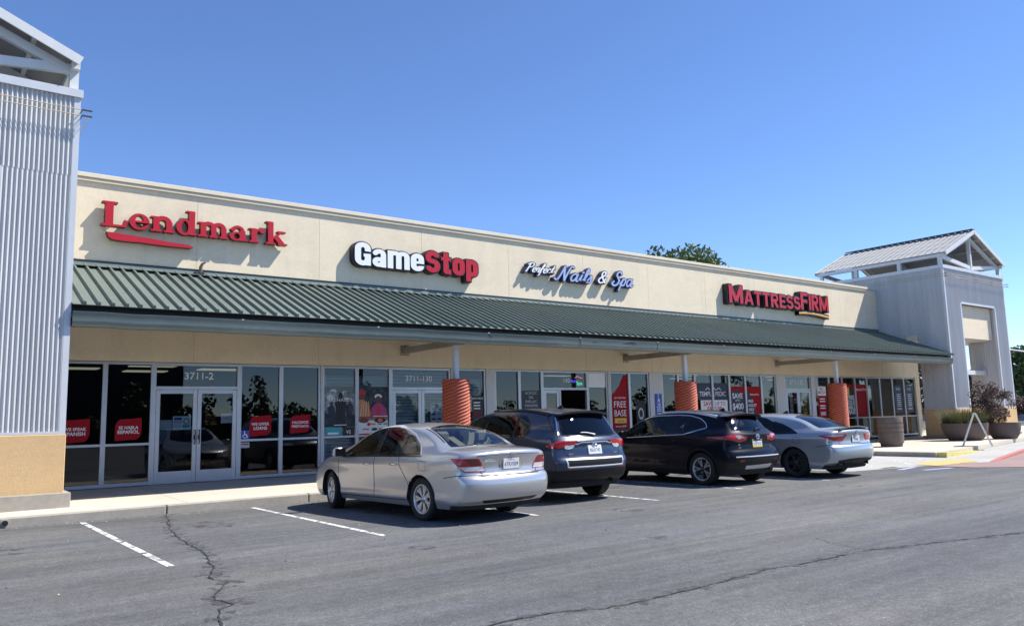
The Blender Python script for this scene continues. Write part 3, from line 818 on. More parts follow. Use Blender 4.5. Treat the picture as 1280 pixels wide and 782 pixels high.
p_ = MB(); p_.box(16.53, 16.60, FY, FY + .08, .225, 2.35, M['alu']); p_.build('doorpost', bld)
for a, b in ((17.76, 18.64), (18.76, 19.68), (19.68, 20.62)): window(a, b, mid=.72)
xs = [21.3, 22.15, 23.07, 24.06, 25.05, 26.04, 27.06, 27.98]
for a, b in zip(xs[:-1], xs[1:]): window(a, b, mid=.72)
double_door(28.62, 30.44, ('3711-150', .25, 28.98, M['pwhite']))
xs = [30.72, 31.85, 32.90, 33.93, 34.95, 36.07, 37.2, 38.28, 39.34]
for a, b in zip(xs[:-1], xs[1:]): window(a, b)
pm = MB()
for a, b in ((8.505, 8.555), (12.465, 12.595), (13.69, 14.01), (18.645, 18.755), (20.63, 21.29), (27.99, 28.61), (30.445, 30.715)):
    pm = MB(); pm.box(a, b, FY - .03, FY + .09, .2, 2.966, M['pilaster']); pm.build('pilaster', bld)

def interior(x0, x1, lamps, tone=1.0, depth=9.0):
    mb = MB(); y0, y1, z0, z1 = FY + .2, FY + depth, .215, 3.1
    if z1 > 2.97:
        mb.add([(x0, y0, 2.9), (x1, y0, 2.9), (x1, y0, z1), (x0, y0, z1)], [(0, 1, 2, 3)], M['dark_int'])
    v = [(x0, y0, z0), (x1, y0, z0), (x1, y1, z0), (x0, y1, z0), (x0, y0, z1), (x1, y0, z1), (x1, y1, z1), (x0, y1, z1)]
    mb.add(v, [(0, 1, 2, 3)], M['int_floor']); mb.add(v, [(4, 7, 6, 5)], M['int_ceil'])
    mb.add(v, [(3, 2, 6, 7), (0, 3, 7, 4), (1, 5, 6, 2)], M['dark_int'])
    r = mb.build('interior', bld)
    for lx, ly, lw, ll in lamps:
        l = MB(); l.box(lx, lx + lw, ly, ly + ll, z1 - .03, z1 - .005, M['lamp_panel']); l.build('ceiling_light', r)
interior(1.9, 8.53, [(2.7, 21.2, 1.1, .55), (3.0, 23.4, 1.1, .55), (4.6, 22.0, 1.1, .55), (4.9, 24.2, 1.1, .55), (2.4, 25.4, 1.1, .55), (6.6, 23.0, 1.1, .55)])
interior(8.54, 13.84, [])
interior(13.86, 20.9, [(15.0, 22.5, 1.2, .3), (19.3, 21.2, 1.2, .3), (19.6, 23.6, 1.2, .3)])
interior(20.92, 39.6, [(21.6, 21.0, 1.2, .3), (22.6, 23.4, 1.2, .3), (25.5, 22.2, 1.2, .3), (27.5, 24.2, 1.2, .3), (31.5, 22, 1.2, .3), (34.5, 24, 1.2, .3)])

# roll-down shutters behind the glass of the second shop
def shutter(x0, x1, z0, z1, y, label):
    mb = MB(); z = z0; pr = [(.0, 0), (.012, .015), (.018, .045), (.012, .072), (.0, .078)]
    vs = []; fs = []
    while z < z1:
        b = len(vs)
        for d, h in pr: vs += [(x0, y - d, min(z + h, z1)), (x1, y - d, min(z + h, z1))]
        fs += [(b + 2 * i, b + 2 * i + 1, b + 2 * i + 3, b + 2 * i + 2) for i in range(4)]
        z += .088
    mb.add(vs, fs, M['shutter']); mb.add([(x0, y + .01, z0), (x1, y + .01, z0), (x1, y + .01, z1), (x0, y + .01, z1)], [(0, 1, 2, 3)], M['darkmetal'])
    mb.box(x0 - .05, x0, y - .04, y + .04, z0, z1, M['alu']); mb.box(x1, x1 + .05, y - .04, y + .04, z0, z1, M['alu'])
    tag(mb.build('rolling_shutter'), label, 'shutter', 'grey roll-down security shutters')
shutter(8.72, 10.48, .23, 2.72, FY + .17, 'grey roll-down shutter behind the two poster windows')
shutter(10.62, 12.42, .23, 2.88, FY + .17, 'grey roll-down shutter behind the double door numbered 3711-130')
shutter(12.70, 13.60, .23, 2.66, FY + .17, 'narrow grey roll-down shutter right of the first orange pillar')

# ------------------------------------------------------------------ pillars
def pillar(x, y, label):
    t = empty('pillar', (x, y, 0), 0, label, 'pillar', 'orange corrugated pillars along the canopy')
    b = MB(); b.box(-.065, .065, -.065, .065, 2.40, 3.455, M['whitesteel'], .008); b.box(-.12, .12, -.12, .12, 3.456, 3.50, M['whitesteel'])
    b.build('post', t)
    mb = MB(); Rr = .335; nth = 128; nz = 300; z0, z1 = .16, 2.50; starts = 7; pv = .083
    th = np.arange(nth) * 2 * PI / nth; zz = np.linspace(z0, z1, nz)
    TH, ZZ = np.meshgrid(th, zz)
    ph = ZZ / pv - starts * TH / (2 * PI)
    f = ph - np.floor(ph)
    rad = Rr + .016 * np.sin(2 * PI * f) + .003 * np.sin(4 * PI * f)
    V = np.stack([rad * np.cos(TH), rad * np.sin(TH), ZZ], -1).reshape(-1, 3)
    fs = [(j * nth + i, j * nth + (i + 1) % nth, (j + 1) * nth + (i + 1) % nth, (j + 1) * nth + i) for j in range(nz - 1) for i in range(nth)]
    mb.add(V.tolist(), fs, M['terracotta'], True)
    mb.add([(Rr * math.cos(a), Rr * math.sin(a), 2.492) for a in th], [tuple(range(nth))], M['terracotta'])
    mb.build('sleeve', t)
pillar(10.95, 16.75, 'orange corrugated pillar beside the door numbered 3711-130')
pillar(19.52, 16.75, 'orange corrugated pillar behind the black crossover car')
pillar(28.10, 16.75, 'orange corrugated pillar behind the trunk of the blue-grey sedan')

# ------------------------------------------------------------------ corrugated towers
def corr(mb, axis, a0, a1, plane, z0, z1, sgn, m, pitch=.0762, dep=.018):
    """corrugated sheet in the plane axis=const; sgn: outward side"""
    n = max(4, int(round((a1 - a0) / pitch * 8)))
    vs = []
    for z in (z0, z1):
        for i in range(n + 1):
            a = a0 + (a1 - a0) * i / n; d = plane + sgn * dep * math.cos(2 * PI * (a - a0) / pitch)
            vs.append((a, d, z) if axis == 'x' else (d, a, z))
    flip = (axis == 'x') == (sgn > 0)
    fs = [((i, n + 1 + i, n + 2 + i, i + 1) if flip else (i, i + 1, n + 2 + i, n + 1 + i)) for i in range(n)]
    mb.add(vs, fs, m, True)
def tower(ox, label, base_bottom=.16):
    Wt, D = 6.18, 6.0; zb, zt = 1.44, 7.62; lw, ld = 1.44, 1.32; o0, o1 = 1.44, 4.94; zo, zs = 6.12, 4.54
    t = empty('corrugated_tower', (ox, 16.17, 0), 0, label, 'tower', 'corrugated metal entrance towers')
    g = M['galv']; tr = M['galvtrim']
    mb = MB()
    corr(mb, 'x', 0, o0, 0, zb, zo, -1, g); corr(mb, 'x', o1, Wt, 0, zb, zo, -1, g); corr(mb, 'x', 0, Wt, 0, zo, zt, -1, g)
    corr(mb, 'x', 0, o0, D, zb, zs, 1, g); corr(mb, 'x', o1, Wt, D, zb, zs, 1, g); corr(mb, 'x', 0, Wt, D, zs, zt, 1, g)
    for pl, sg in ((0, -1), (Wt, 1)):
        corr(mb, 'y', 0, ld, pl, zb, zs, sg, g); corr(mb, 'y', 0, D, pl, zs, zt, sg, g); corr(mb, 'y', D - ld, D, pl, zb, zs, sg, g)
    for x, sg in ((o0 - .012, 1), (o1 + .012, -1)):     # inner faces of the legs
        for y0 in (0.02, D - ld): corr(mb, 'y', y0, y0 + ld - .03, x, zb, zs, sg, g)
        corr(mb, 'y', .02, .5, x, zs, zo, sg, g)
    for y, sg in ((ld, 1), (D - ld, -1)):
        corr(mb, 'x', .02, o0 - .02, y, zb, zs, sg, g); corr(mb, 'x', o1 + .02, Wt - .02, y, zb, zs, sg, g)
    mb.box(.05, Wt - .05, .32, D - .05, zs + .01, zs + .06, g)
    mb.box(.05, Wt - .05, .05, D - .05, zt - .06, zt - .01, g)
    mb.build('wall', t)
    for x0, x1 in ((-.03, o0 + .03), (o1 - .03, Wt + .03)):
        for y0, y1 in ((-.03, ld + .03), (D - ld - .03, D + .03)):
            bs = MB(); bs.box(x0, x1, y0, y1, base_bottom, zb - .012, M['tan'], .012)
            bs.box(x0 - .10, x1 + .10, y0 - .10, y1 + .10, .12, base_bottom + .12, M['kerb'], .012)
            bs.build('base', t)
    tm = MB()
    tm.box(-.05, Wt + .05, -.055, .06, zt, zt + .15, tr); tm.box(-.05, Wt + .05, D - .06, D + .055, zt, zt + .15, tr)
    for x in (-.052, Wt - .06): tm.box(x, x + .112, .061, D - .061, zt + .002, zt + .148, tr)
    for x in (0, Wt):
        for y in (0, D):
            sx = 1 if x == 0 else -1; sy = 1 if y == 0 else -1
            tm.box(min(x - sx * .018, x + sx * .085), max(x - sx * .018, x + sx * .085), min(y - sy * .018, y + sy * .085), max(y - sy * .018, y + sy * .085), zb - .01, zt - .001, tr)
    for x in (o0 - .07, o1 - .03): tm.box(x, x + .10, -.02, .09, zb - .009, zo, tr)
    tm.box(o0 + .031, o1 - .031, -.02, .09, zo - .005, zo + .08, tr)
    for x0, x1 in ((.086, o0 - .071), (o1 + .071, Wt - .086)): tm.box(x0, x1, -.02, .05, zb - .008, zb + .04, tr)
    for y0, y1 in ((.09, ld), (D - ld, D - .09)):
        for x in (-.02, Wt - .03): tm.box(x, x + .05, y0, y1, zb - .007, zb + .04, tr)
    tm.build('trim', t)
    pn = MB(); pn.box(o0 + .03, o1 - .03, .20, .31, zs + .06, zo - .01, M['stucco']); pn.build('sign_panel', t)
    cb = MB(); cb.box(o0 + .01, o1 - .30, .62, .80, 2.98, 3.17, M['whitesteel'], .01); cb.box(o1 - .299, o1 - .01, .58, .84, 2.93, 3.22, M['galv'], .01); cb.build('crossbeam', t)
    # side opening header, the small box that shows above the canopy
    if True:
        hb = MB(); hb.box(-.09, -.022, ld + .02, ld + .5, zs - .02, zs + .20, M['stucco']); hb.build('header_box', t)
    # open truss and gable roof
    fr = MB(); wsm = M['whitesteel']; xr = Wt / 2; ze, zr = 8.30, 9.62
    for x in (.10, Wt - .10):
        for y in (.12, 1.95, 4.05, D - .12): fr.box(x - .075, x + .075, y - .075, y + .075, zt + .10, ze - .02, wsm)
        fr.box(x - .07, x + .07, -.10, D + .1, ze - .16, ze - .02, wsm)
    for y in (.12, D - .12):
        fr.box(xr - .07, xr + .07, y - .07, y + .07, zt + .10, zr - .12, wsm)
        for x in (.12, Wt - .12):
            fr.bar((x, y, ze - .10), (xr, y, zt + .28), .10, .17, wsm); fr.bar((x, y + .001, ze - .17), (xr, y + .001, zr - .27), .12, .16, wsm)
    for y in (1.95, 4.05):
        for x in (.12, Wt - .12): fr.bar((x, y, ze - .06), (xr, y, zr - .14), .10, .16, wsm)
    for k in (.25, .5, .75):
        for s in (0, 1):
            x = (.0 + xr * k) if s == 0 else (Wt - xr * k); fr.box(x - .04, x + .04, -.14, D + .14, ze + (zr - ze) * k - .05, ze + (zr - ze) * k + .02, wsm)
    fr.build('truss', t)
    rf = MB(); rm = M['roofgrey']; y0, y1 = -.20, D + .20; pitch = .305
    for s in (0, 1):
        xe, xa = (.03, xr) if s == 0 else (Wt - .03, xr)
        ys = []
        y = y0
        while y < y1 - .01:
            for dy, h in ((0, 0), (.235, 0), (.25, .03), (.275, .03), (.29, 0)):
                if y + dy < y1: ys.append((y + dy, h))
            y += pitch
        ys.append((y1, 0)); n = len(ys)
        lo = [(xe, yy, ze + .03 + h) for yy, h in ys]; hi = [(xa, yy, zr + .03 + h) for yy, h in ys]
        lo2 = [(xe, yy, ze) for yy, h in ys]; hi2 = [(xa, yy, zr) for yy, h in ys]
        q = [(i, n + i, n + i + 1, i + 1) for i in range(n - 1)]
        rf.add(lo + hi, q if s else [f[::-1] for f in q], rm); rf.add(lo2 + hi2, q, rm); rf.add(lo + lo2, q, rm)
        for yy in (y0, y1): rf.bar((xe, yy, ze - .035), (xa, yy, zr - .035), .035, .17, wsm)
    for k in range(int((y1 - y0) / pitch)):
        rf.box(xr - .10, xr + .10, y0 + .02 + k * pitch, y0 + .17 + k * pitch, zr + .035, zr + .085, M['darkmetal'])
    rf.box(xr - .16, xr + .16, y0 + .01, y1 - .01, zr + .0855, zr + .10, rm)
    rf.build('roof', t)
    nb = MB()
    for z in (7.24, 7.35):
        nb.tube([(-.16, D * .55, z), (-.16, -.16, z), (Wt + .16, -.16, z), (Wt + .16, D * .55, z)], .009, M['neon'], 6)
    for x in (-.02, 1.55, 3.09, 4.63, Wt + .02):
        for z in (7.24, 7.35): nb.box(x - .008, x + .008, -.17, -.02, z - .022, z - .010, M['darkmetal'])
    for x in (-.19, Wt + .02):
        for z in (7.24, 7.35): nb.box(x, x + .17, -.18, -.155, z - .012, z + .012, M['darkmetal'])
    nb.build('light_tube', t)
    return t
tower(36.3, 'whole corrugated metal tower standing at the far corner of the plaza')
tower(-3.88, 'corrugated metal tower cut off by the frame beside the red serif sign', .30)

# ------------------------------------------------------------------ sign letters on the wall
def sign_xf(x0, z0, x1, z1, w, h, y_back):
    """map sign units (0..w, 0..h) to the wall rectangle"""
    sx, sz = (x1 - x0) / w, (z1 - z0) / h
    return lambda x, z, d: (x0 + x * sx, y_back - d, z0 + z * sz)
LF = [(3.22, 5.95, 6.50)]
def add_solid(loops, depth, face, side, x0, z0, sx, sz, yb, name, parent):
    mb = solid_from_loops(loops, depth, face, side, lambda x, z, d: (x0 + x * sx, yb - d, z0 + z * sz))
    return mb.build(name, parent)
s = empty('wall_sign', (0, 0, 0), 0, 'red serif letter sign with a red brush stroke under its first half', 'sign')
lp, wd = word_loops(SLAB, 'Lendmark', .035)
sx = 4.22 / wd
add_solid(lp, .16, M['signred'], M['signred_dark'], 3.25, 5.94, sx, .56, YF - .05, 'lettering', s)
sw = [(0, .26), (.35, .235), (.9, .20), (1.3, .145), (1.75, .12), (1.86, .06), (1.80, .03), (1.1, .03), (.7, .05), (.35, .04), (.12, .06), (.04, .12)]
add_solid([sw], .16, M['signred'], M['signred_dark'], 3.36, 5.60, 1.0, .80, YF - .05, 'brush_stroke', s)
sp_ = MB()
for x in (3.5, 4.1, 4.6, 5.2, 5.7, 6.2, 6.7, 7.2): sp_.tube([(x, YF - .05, 6.05), (x, YF - .001, 6.05)], .015, M['darkmetal'], 6)
sp_.build('standoff', s)

s = empty('wall_sign', (0, 0, 0), 0, 'half white, half red sign in heavy black-edged letters', 'sign')
f1 = merged_loops(HEAVY, 'GameStop', .045, .055)
lw1, w1 = word_loops(HEAVY, 'Game', .045); lw2, w2 = word_loops(HEAVY, 'Stop', .045)
sx = 3.98 / (w1 + w2 + .045)
add_solid(f1, .20, M['black'], M['black'], 9.33, 5.64, sx, .63, YF - .004, 'backing', s)
add_solid(lw1, .03, M['signwhite'], M['black'], 9.33, 5.64, sx, .63, YF - .2045, 'white_lettering', s)
add_solid(lw2, .03, M['signred'], M['black'], 9.33 + (w1 + .045) * sx, 5.64, sx, .63, YF - .2045, 'red_lettering', s)

s = empty('wall_sign', (0, 0, 0), 0, 'pale blue handwritten-style letter sign on dark backings', 'sign')
def script_sign(word, x0, z0, sx, sz, face, off):
    b = merged_loops(SCRIPT, word, .03, off, .018, .30); l, w = word_loops(SCRIPT, word, .03, 0, .016, .30)
    add_solid(b, .14, M['signblue_dark'], M['signblue_dark'], x0, z0, sx, sz, YF - .03, 'backing', s)
    add_solid(l, .02, face, M['signblue_dark'], x0, z0, sx, sz, YF - .1705, 'lettering', s)
    return w * sx
script_sign('Perfect', 15.14, 6.00, .47, .29, M['signwhite'], .10)
script_sign('Nails', 16.42, 5.84, .66, .46, M['signblue'], .06)
script_sign('&', 18.17, 5.90, .60, .42, M['signwhite'], .07)
script_sign('Spa', 18.83, 5.86, .60, .48, M['signblue'], .06)

s = empty('wall_sign', (0, 0, 0), 0, 'red capital letter sign on black with a gold underline', 'sign')
def caps_sign(parts, x0, z0, sx):
    x = x0
    for word, sz in parts:
        b = merged_loops(CAPS, word, .07, .075, .018); l, w = word_loops(CAPS, word, .07)
        k = sx * sz / .62 if word in 'MF' else sx * .92
        add_solid(b, .22, M['black'], M['black'], x, z0, k, sz, YF - .004, 'backing', s)
        add_solid(l, .03, M['signred'], M['signred_dark'], x, z0, k, sz, YF - .2245, 'lettering', s)
        x += (w + .07) * k
    return x
u = .84
xe = caps_sign((('M', .70), ('ATTRESS', .55)), 24.98, 5.68, u)
xf0 = xe - .02
xe2 = caps_sign((('F', .70), ('IRM', .66)), xf0, 5.72, u)
uw = [(xf0 - .1 + (xe2 - xf0 + .1) * k / 12, 5.50 + .10 * math.sin(PI * (.25 + .75 * k / 12))) for k in range(13)]
pl = MB(); n = len(uw)
for (dz0, dz1, dep, mt) in ((-.10, .09, .20, M['black']), (-.045, .03, .206, M['signgold'])):
    V = [(x, YF - .004, z + dz0) for x, z in uw] + [(x, YF - .004, z + dz1) for x, z in uw] + [(x, YF - dep, z + dz0) for x, z in uw] + [(x, YF - dep, z + dz1) for x, z in uw]
    F_ = []
    for i in range(n - 1): F_ += [(2 * n + i, 2 * n + i + 1, 3 * n + i + 1, 3 * n + i), (i, i + 1, 2 * n + i + 1, 2 * n + i), (n + i, 3 * n + i, 3 * n + i + 1, n + i + 1)]
    F_ += [(0, 2 * n, 3 * n, n), (n - 1, 2 * n - 1, 4 * n - 1, 3 * n - 1)]
    pl.add(V, F_, mt)
pl.build('underline', s)
# ------------------------------------------------------------------ cars
def paint_mat(name, base, metal=.55, rough=.28, cw=1.0, ci=1.5):
    m = bpy.data.materials.new(name); m.use_nodes = True
    nt = m.node_tree; N = nt.nodes; L = nt.links; b = N['Principled BSDF']
    b.inputs['Base Color'].default_value = (*base, 1); b.inputs['Metallic'].default_value = metal; b.inputs['Roughness'].default_value = rough
    b.inputs['Coat Weight'].default_value = cw; b.inputs['Coat Roughness'].default_value = .03; b.inputs['Coat IOR'].default_value = ci
    # a film of dust: rougher and paler in soft patches
    tc = N.new('ShaderNodeTexCoord'); t = N.new('ShaderNodeTexNoise'); t.inputs['Scale'].default_value = 3.5; t.inputs['Detail'].default_value = 6
    L.new(tc.outputs['Object'], t.inputs['Vector'])
    mr = N.new('ShaderNodeMapRange'); mr.inputs['From Min'].default_value = .35; mr.inputs['From Max'].default_value = .7; mr.inputs['To Min'].default_value = .01; mr.inputs['To Max'].default_value = .05
    L.new(t.outputs['Fac'], mr.inputs['Value']); L.new(mr.outputs[0], b.inputs['Coat Roughness'])
    # the inside of the shell is lined in dark grey
    g = N.new('ShaderNodeNewGeometry'); d = N.new('ShaderNodeBsdfDiffuse'); d.inputs[0].default_value = (.03, .03, .032, 1)
    mx = N.new('ShaderNodeMixShader'); out = [n for n in N if n.type == 'OUTPUT_MATERIAL'][0]
    L.new(g.outputs['Backfacing'], mx.inputs[0]); L.new(b.outputs[0], mx.inputs[1]); L.new(d.outputs[0], mx.inputs[2]); L.new(mx.outputs[0], out.inputs[0])
    return m
M['paint_silver'] = paint_mat('silver_car_paint', (.50, .50, .50), .62, .30)
M['paint_slate'] = paint_mat('slate_car_paint', (.036, .048, .082), .5, .30, .9, 1.42)
M['paint_black'] = paint_mat('black_car_paint', (.003, .0042, .011), .0, .3, .6, 1.26)
M['paint_black'].node_tree.nodes['Principled BSDF'].inputs['Specular IOR Level'].default_value = .15
M['paint_bluegrey'] = paint_mat('blue_grey_car_paint', (.43, .465, .485), .55, .30)
M['plastic'] = mat('black_trim_plastic', (.010, .0105, .012), .5, spec=.3)
M['gloss_black'] = mat('gloss_black_trim', (.008, .008, .009), .12)
M['chrome'] = mat('bright_trim', (.75, .75, .76), .12, 1.0)
M['satin'] = mat('satin_bright_trim', (.80, .80, .80), .3, .4)
M['rubber'] = mat('tyre_rubber', (.014, .014, .015), .75, bump=(40, .2, .004))
M['rim_silver'] = mat('silver_alloy', (.55, .56, .57), .28, .8)
M['rim_dark'] = mat('dark_alloy', (.075, .078, .084), .35, .7)
M['brake'] = mat('brake_steel', (.05, .048, .045), .6, .6)
M['lamp_red'] = mat('red_lamp_lens', (.42, .006, .012), .10, coat=1.0)
M['lamp_dark'] = mat('dark_red_lamp_lens', (.12, .004, .008), .10, coat=1.0)
M['lamp_clear'] = mat('clear_lamp_lens', (.62, .62, .64), .08, .3, coat=1.0)
M['lamp_amber'] = mat('amber_lamp_lens', (.55, .20, .03), .12, coat=1.0)
M['plate'] = mat('plate_white', (.70, .71, .72), .4)
M['plate_ink'] = mat('plate_blue_ink', (.02, .03, .12), .5)
M['plate_yellow'] = mat('plate_yellow', (.75, .55, .05), .4)
M['seat_beige'] = mat('beige_seat', (.24, .22, .19), .8)
M['seat_dark'] = mat('dark_seat', (.035, .035, .038), .8)
M['cabin'] = mat('cabin_plastic', (.03, .03, .032), .7)
M['carglass'] = glass_mat('car_glass', (.64, .70, .69), 0, 1.5, 1.0)
M['carglass_dark'] = glass_mat('privacy_glass', (.13, .14, .15), 0, 1.5, 1.0)
M['under'] = mat('underbody', (.012, .012, .012), .9)

def catmull(P, per=10):
    P = [np.array(p, float) for p in P]
    if len(P) == 2: return np.array([P[0] + (P[1] - P[0]) * k / per for k in range(per + 1)])
    Q = [2 * P[0] - P[1]] + P + [2 * P[-1] - P[-2]]; out = []
    for i in range(1, len(Q) - 2):
        a, b, c, d = Q[i - 1:i + 3]
        t0 = 0; t1 = t0 + np.linalg.norm(b - a) ** .5; t2 = t1 + np.linalg.norm(c - b) ** .5; t3 = t2 + np.linalg.norm(d - c) ** .5
        for k in range(per):
            t = t1 + (t2 - t1) * k / per
            A1 = (t1 - t) / (t1 - t0) * a + (t - t0) / (t1 - t0) * b; A2 = (t2 - t) / (t2 - t1) * b + (t - t1) / (t2 - t1) * c; A3 = (t3 - t) / (t3 - t2) * c + (t - t2) / (t3 - t2) * d
            B1 = (t2 - t) / (t2 - t0) * A1 + (t - t0) / (t2 - t0) * A2; B2 = (t3 - t) / (t3 - t1) * A2 + (t - t1) / (t3 - t1) * A3
            out.append((t2 - t) / (t2 - t1) * B1 + (t - t1) / (t2 - t1) * B2)
    out.append(P[-1]); return np.array(out)
def resample(C, n):
    d = np.concatenate([[0], np.cumsum(np.linalg.norm(np.diff(C, axis=0), axis=1))])
    s = np.linspace(0, d[-1], n)
    return np.stack([np.interp(s, d, C[:, k]) for k in range(C.shape[1])], 1)
def sst(a, b, x):
    t = np.clip((x - a) / (b - a), 0, 1); return t * t * (3 - 2 * t)

class Car:
    def __init__(s, S): s.S = S; s.build_shape()
    # half width of the flank at (y, z); y from the rear bumper forward
    def Wf(s, y, z):
        S = s.S
        w = np.interp(z, S['wz'][0], S['wz'][1])
        # smooth the table a little
        w = (w + np.interp(z - .03, *S['wz']) + np.interp(z + .03, *S['wz'])) / 3
        L = S['L']
        tap = 1 - S.get('taper_r', .05) * (1 - sst(0, S['oh_r'] + .1, y)) ** 1.5 - S.get('taper_f', .09) * sst(L - 1.3, L, y) ** 1.4
        w = w * tap
        up = sst(S['belt'] + .02, S['belt'] + .18, z)
        # cabin narrows a little towards its rear and front
        w = w - up * S.get('cab_r', .05) * (1 - sst(S['rear_glass'], S['rear_glass'] + 1.3, y)) - up * S.get('cab_f', .05) * sst(S['front_glass'] - 1.2, S['front_glass'], y)
        for ya in (S['ax_r'], S['ax_f']):
            w = w + S.get('flare', .018) * np.exp(-((y - ya) / .42) ** 2) * np.exp(-((z - .60) / .20) ** 2)
        for (z0, dep, wd) in S.get('crease', ()):
            zz = z - z0 - S.get('crease_rise', .0) * (y - L / 2)
            w = w + dep * np.exp(-(zz / wd) ** 2) * sst(.2, .9, y) * (1 - sst(L - 1.1, L - .3, y)) * np.where(zz > 0, 1, .8)
        return w
    def warp(s, y, z, t):
        S = s.S; L = S['L']
        def prof(bow, r, p): return bow * t * t + r * (1 - (1 - np.clip(t, 0, 1) ** p) ** (1 / p))
        dr = prof(S.get('bow_r', .09), S.get('rad_r', .17), 6); df = prof(S.get('bow_f', .16), S.get('rad_f', .26), 5)
        zt = np.interp(y, s.top[:, 0], s.top[:, 1])
        k = np.interp(y, S['dt'][0], S['dt'][1]); dt = prof(k * .55, k * .6, 5)
        up_r = 1 - .75 * sst(S['belt'] + .05, S['belt'] + .5, z) * S.get('hatch', 0)
        y2 = y + dr * (1 - sst(0, 1.1, y)) * up_r - df * sst(L - 1.3, L, y)
        z2 = z - dt * sst(S['sill'] + .25, np.maximum(zt, S['sill'] + .5), z)
        return y2, z2
    def build_shape(s):
        S = s.S
        rear = resample(catmull(S['rear']), 34); s.top = catmull(S['top'], 14); top = resample(s.top, 170); front = resample(catmull(S['front']), 28)
        # side grid lines have to stand upright: sample the top by y
        nb = 170
        bot = np.stack([np.linspace(front[-1, 0], rear[0, 0], nb), np.full(nb, S['sill'])], 1)
        loopP = [rear, top, front, bot]
        T = 1 - (1 - np.linspace(0, 1, 22)) ** 2.2
        V = []; F = []; mi = []
        full = np.concatenate([c[:-1] for c in loopP]); n = len(full)
        nlen = [len(c) - 1 for c in loopP]
        def add(x, y, z):
            V.append((x, y, z)); return len(V) - 1
        for sgn in (1, -1):
            ids = []
            for j, t in enumerate(T):
                y2, z2 = s.warp(full[:, 0], full[:, 1], t)
                z2 = np.where(full[:, 1] <= S['sill'] + 1e-6, S['sill'], z2)
                w = s.Wf(y2, z2)
                ids.append([add(sgn * t * w[i], y2[i], z2[i]) for i in range(n)])
            for j in range(len(T) - 1):
                for i in range(n):
                    i2 = (i + 1) % n
                    f = (ids[j][i], ids[j + 1][i], ids[j + 1][i2], ids[j][i2])
                    bottom = i >= sum(nlen[:3])
                    F.append(f if sgn > 0 else f[::-1]); mi.append(1 if bottom else 0)
            # flank: Coons patch between the four t = 1 curves
            y2, z2 = s.warp(full[:, 0], full[:, 1], 1.0); z2 = np.where(full[:, 1] <= S['sill'] + 1e-6, S['sill'], z2)
            P = np.stack([y2, z2], 1); o = np.cumsum([0] + nlen)
            cr = P[o[0]:o[1] + 1]; ct = P[o[1]:o[2] + 1]; cf = P[o[2]:o[3] + 1][::-1]; cb = np.concatenate([P[o[3]:], P[:1]])[::-1]
            idr = ids[-1][o[0]:o[1] + 1]; idt = ids[-1][o[1]:o[2] + 1]; idf = ids[-1][o[2]:o[3] + 1][::-1]; idb = (ids[-1][o[3]:] + ids[-1][:1])[::-1]
            nu = len(ct); nv = 34
            cr_ = resample(cr, nv); cf_ = resample(cf, nv)
            uu = np.linspace(0, 1, nu)[:, None, None]; vv = np.linspace(0, 1, nv)[None, :, None]
            G = (1 - vv) * cb[:, None] + vv * ct[:, None] + (1 - uu) * cr_[None] + uu * cf_[None] - ((1 - uu) * (1 - vv) * cb[0] + uu * (1 - vv) * cb[-1] + (1 - uu) * vv * ct[0] + uu * vv * ct[-1])
            grid = [[None] * nv for _ in range(nu)]
            for i in range(nu):
                for j in range(nv):
                    if j == nv - 1: grid[i][j] = idt[i]
                    elif j == 0: grid[i][j] = idb[i]
                    elif i == 0 and len(idr) == nv: grid[i][j] = idr[j]
                    else:
                        y, z = G[i, j]
                        grid[i][j] = add(sgn * float(s.Wf(y, z)), y, z)
            # stitch the ends: reuse the rear / front loop vertices
            for col, idl in ((0, idr), (nu - 1, idf)):
                for j in range(1, nv - 1):
                    k = int(round(j * (len(idl) - 1) / (nv - 1))); grid[col][j] = idl[k]
            for i in range(nu - 1):
                for j in range(nv - 1):
                    f = []
                    for q in (grid[i][j], grid[i + 1][j], grid[i + 1][j + 1], grid[i][j + 1]):
                        if q not in f: f.append(q)
                    if len(f) < 3: continue
                    F.append(tuple(f) if sgn > 0 else tuple(f[::-1])); mi.append(0)
        s.V = np.array(V); s.F = F; s.mi = mi
        s.bvh = BVHTree.FromPolygons([tuple(v) for v in V], F)
    # ---- projection of outlines on to the body
    def hit(s, p, d):
        loc, nor, idx, dist = s.bvh.ray_cast(Vector(p), Vector(d))
        return loc, nor
    def plane(s, axis):
        """(origin of a point (u, v), ray direction)"""
        if axis == 'L': return (lambda u, v: (-3, u, v)), (1, 0, 0)
        if axis == 'R': return (lambda u, v: (3, u, v)), (-1, 0, 0)
        if axis == 'B': return (lambda u, v: (u, -3, v)), (0, 1, 0)          # from behind: u = x, v = z
        if axis == 'F': return (lambda u, v: (u, 9, v)), (0, -1, 0)
        if axis == 'T': return (lambda u, v: (u, v, 4)), (0, 0, -1)          # from above: u = x, v = y
    def corner(s, ang, side):
        """view of a rear corner from behind and the side: u runs along the picture, from the flank to the middle"""
        a = R(ang); d = Vector((math.sin(a) * (1 if side == 'L' else -1), math.cos(a), 0))
        r = Vector((d.y, -d.x, 0)) * (1 if side == 'L' else -1)
        c = Vector((-s.S['hw'] if side == 'L' else s.S['hw'], 0, 0))
        return (lambda u, v: tuple(c + r * u - d * 3 + Vector((0, 0, v)))), tuple(d)
    def other(s, axis):
        if isinstance(axis, tuple): return ('R' if axis[0] == 'L' else 'L', axis[1]), 1
        return ({'L': 'R', 'R': 'L'}.get(axis, axis), -1 if axis in 'BFT' else 1)
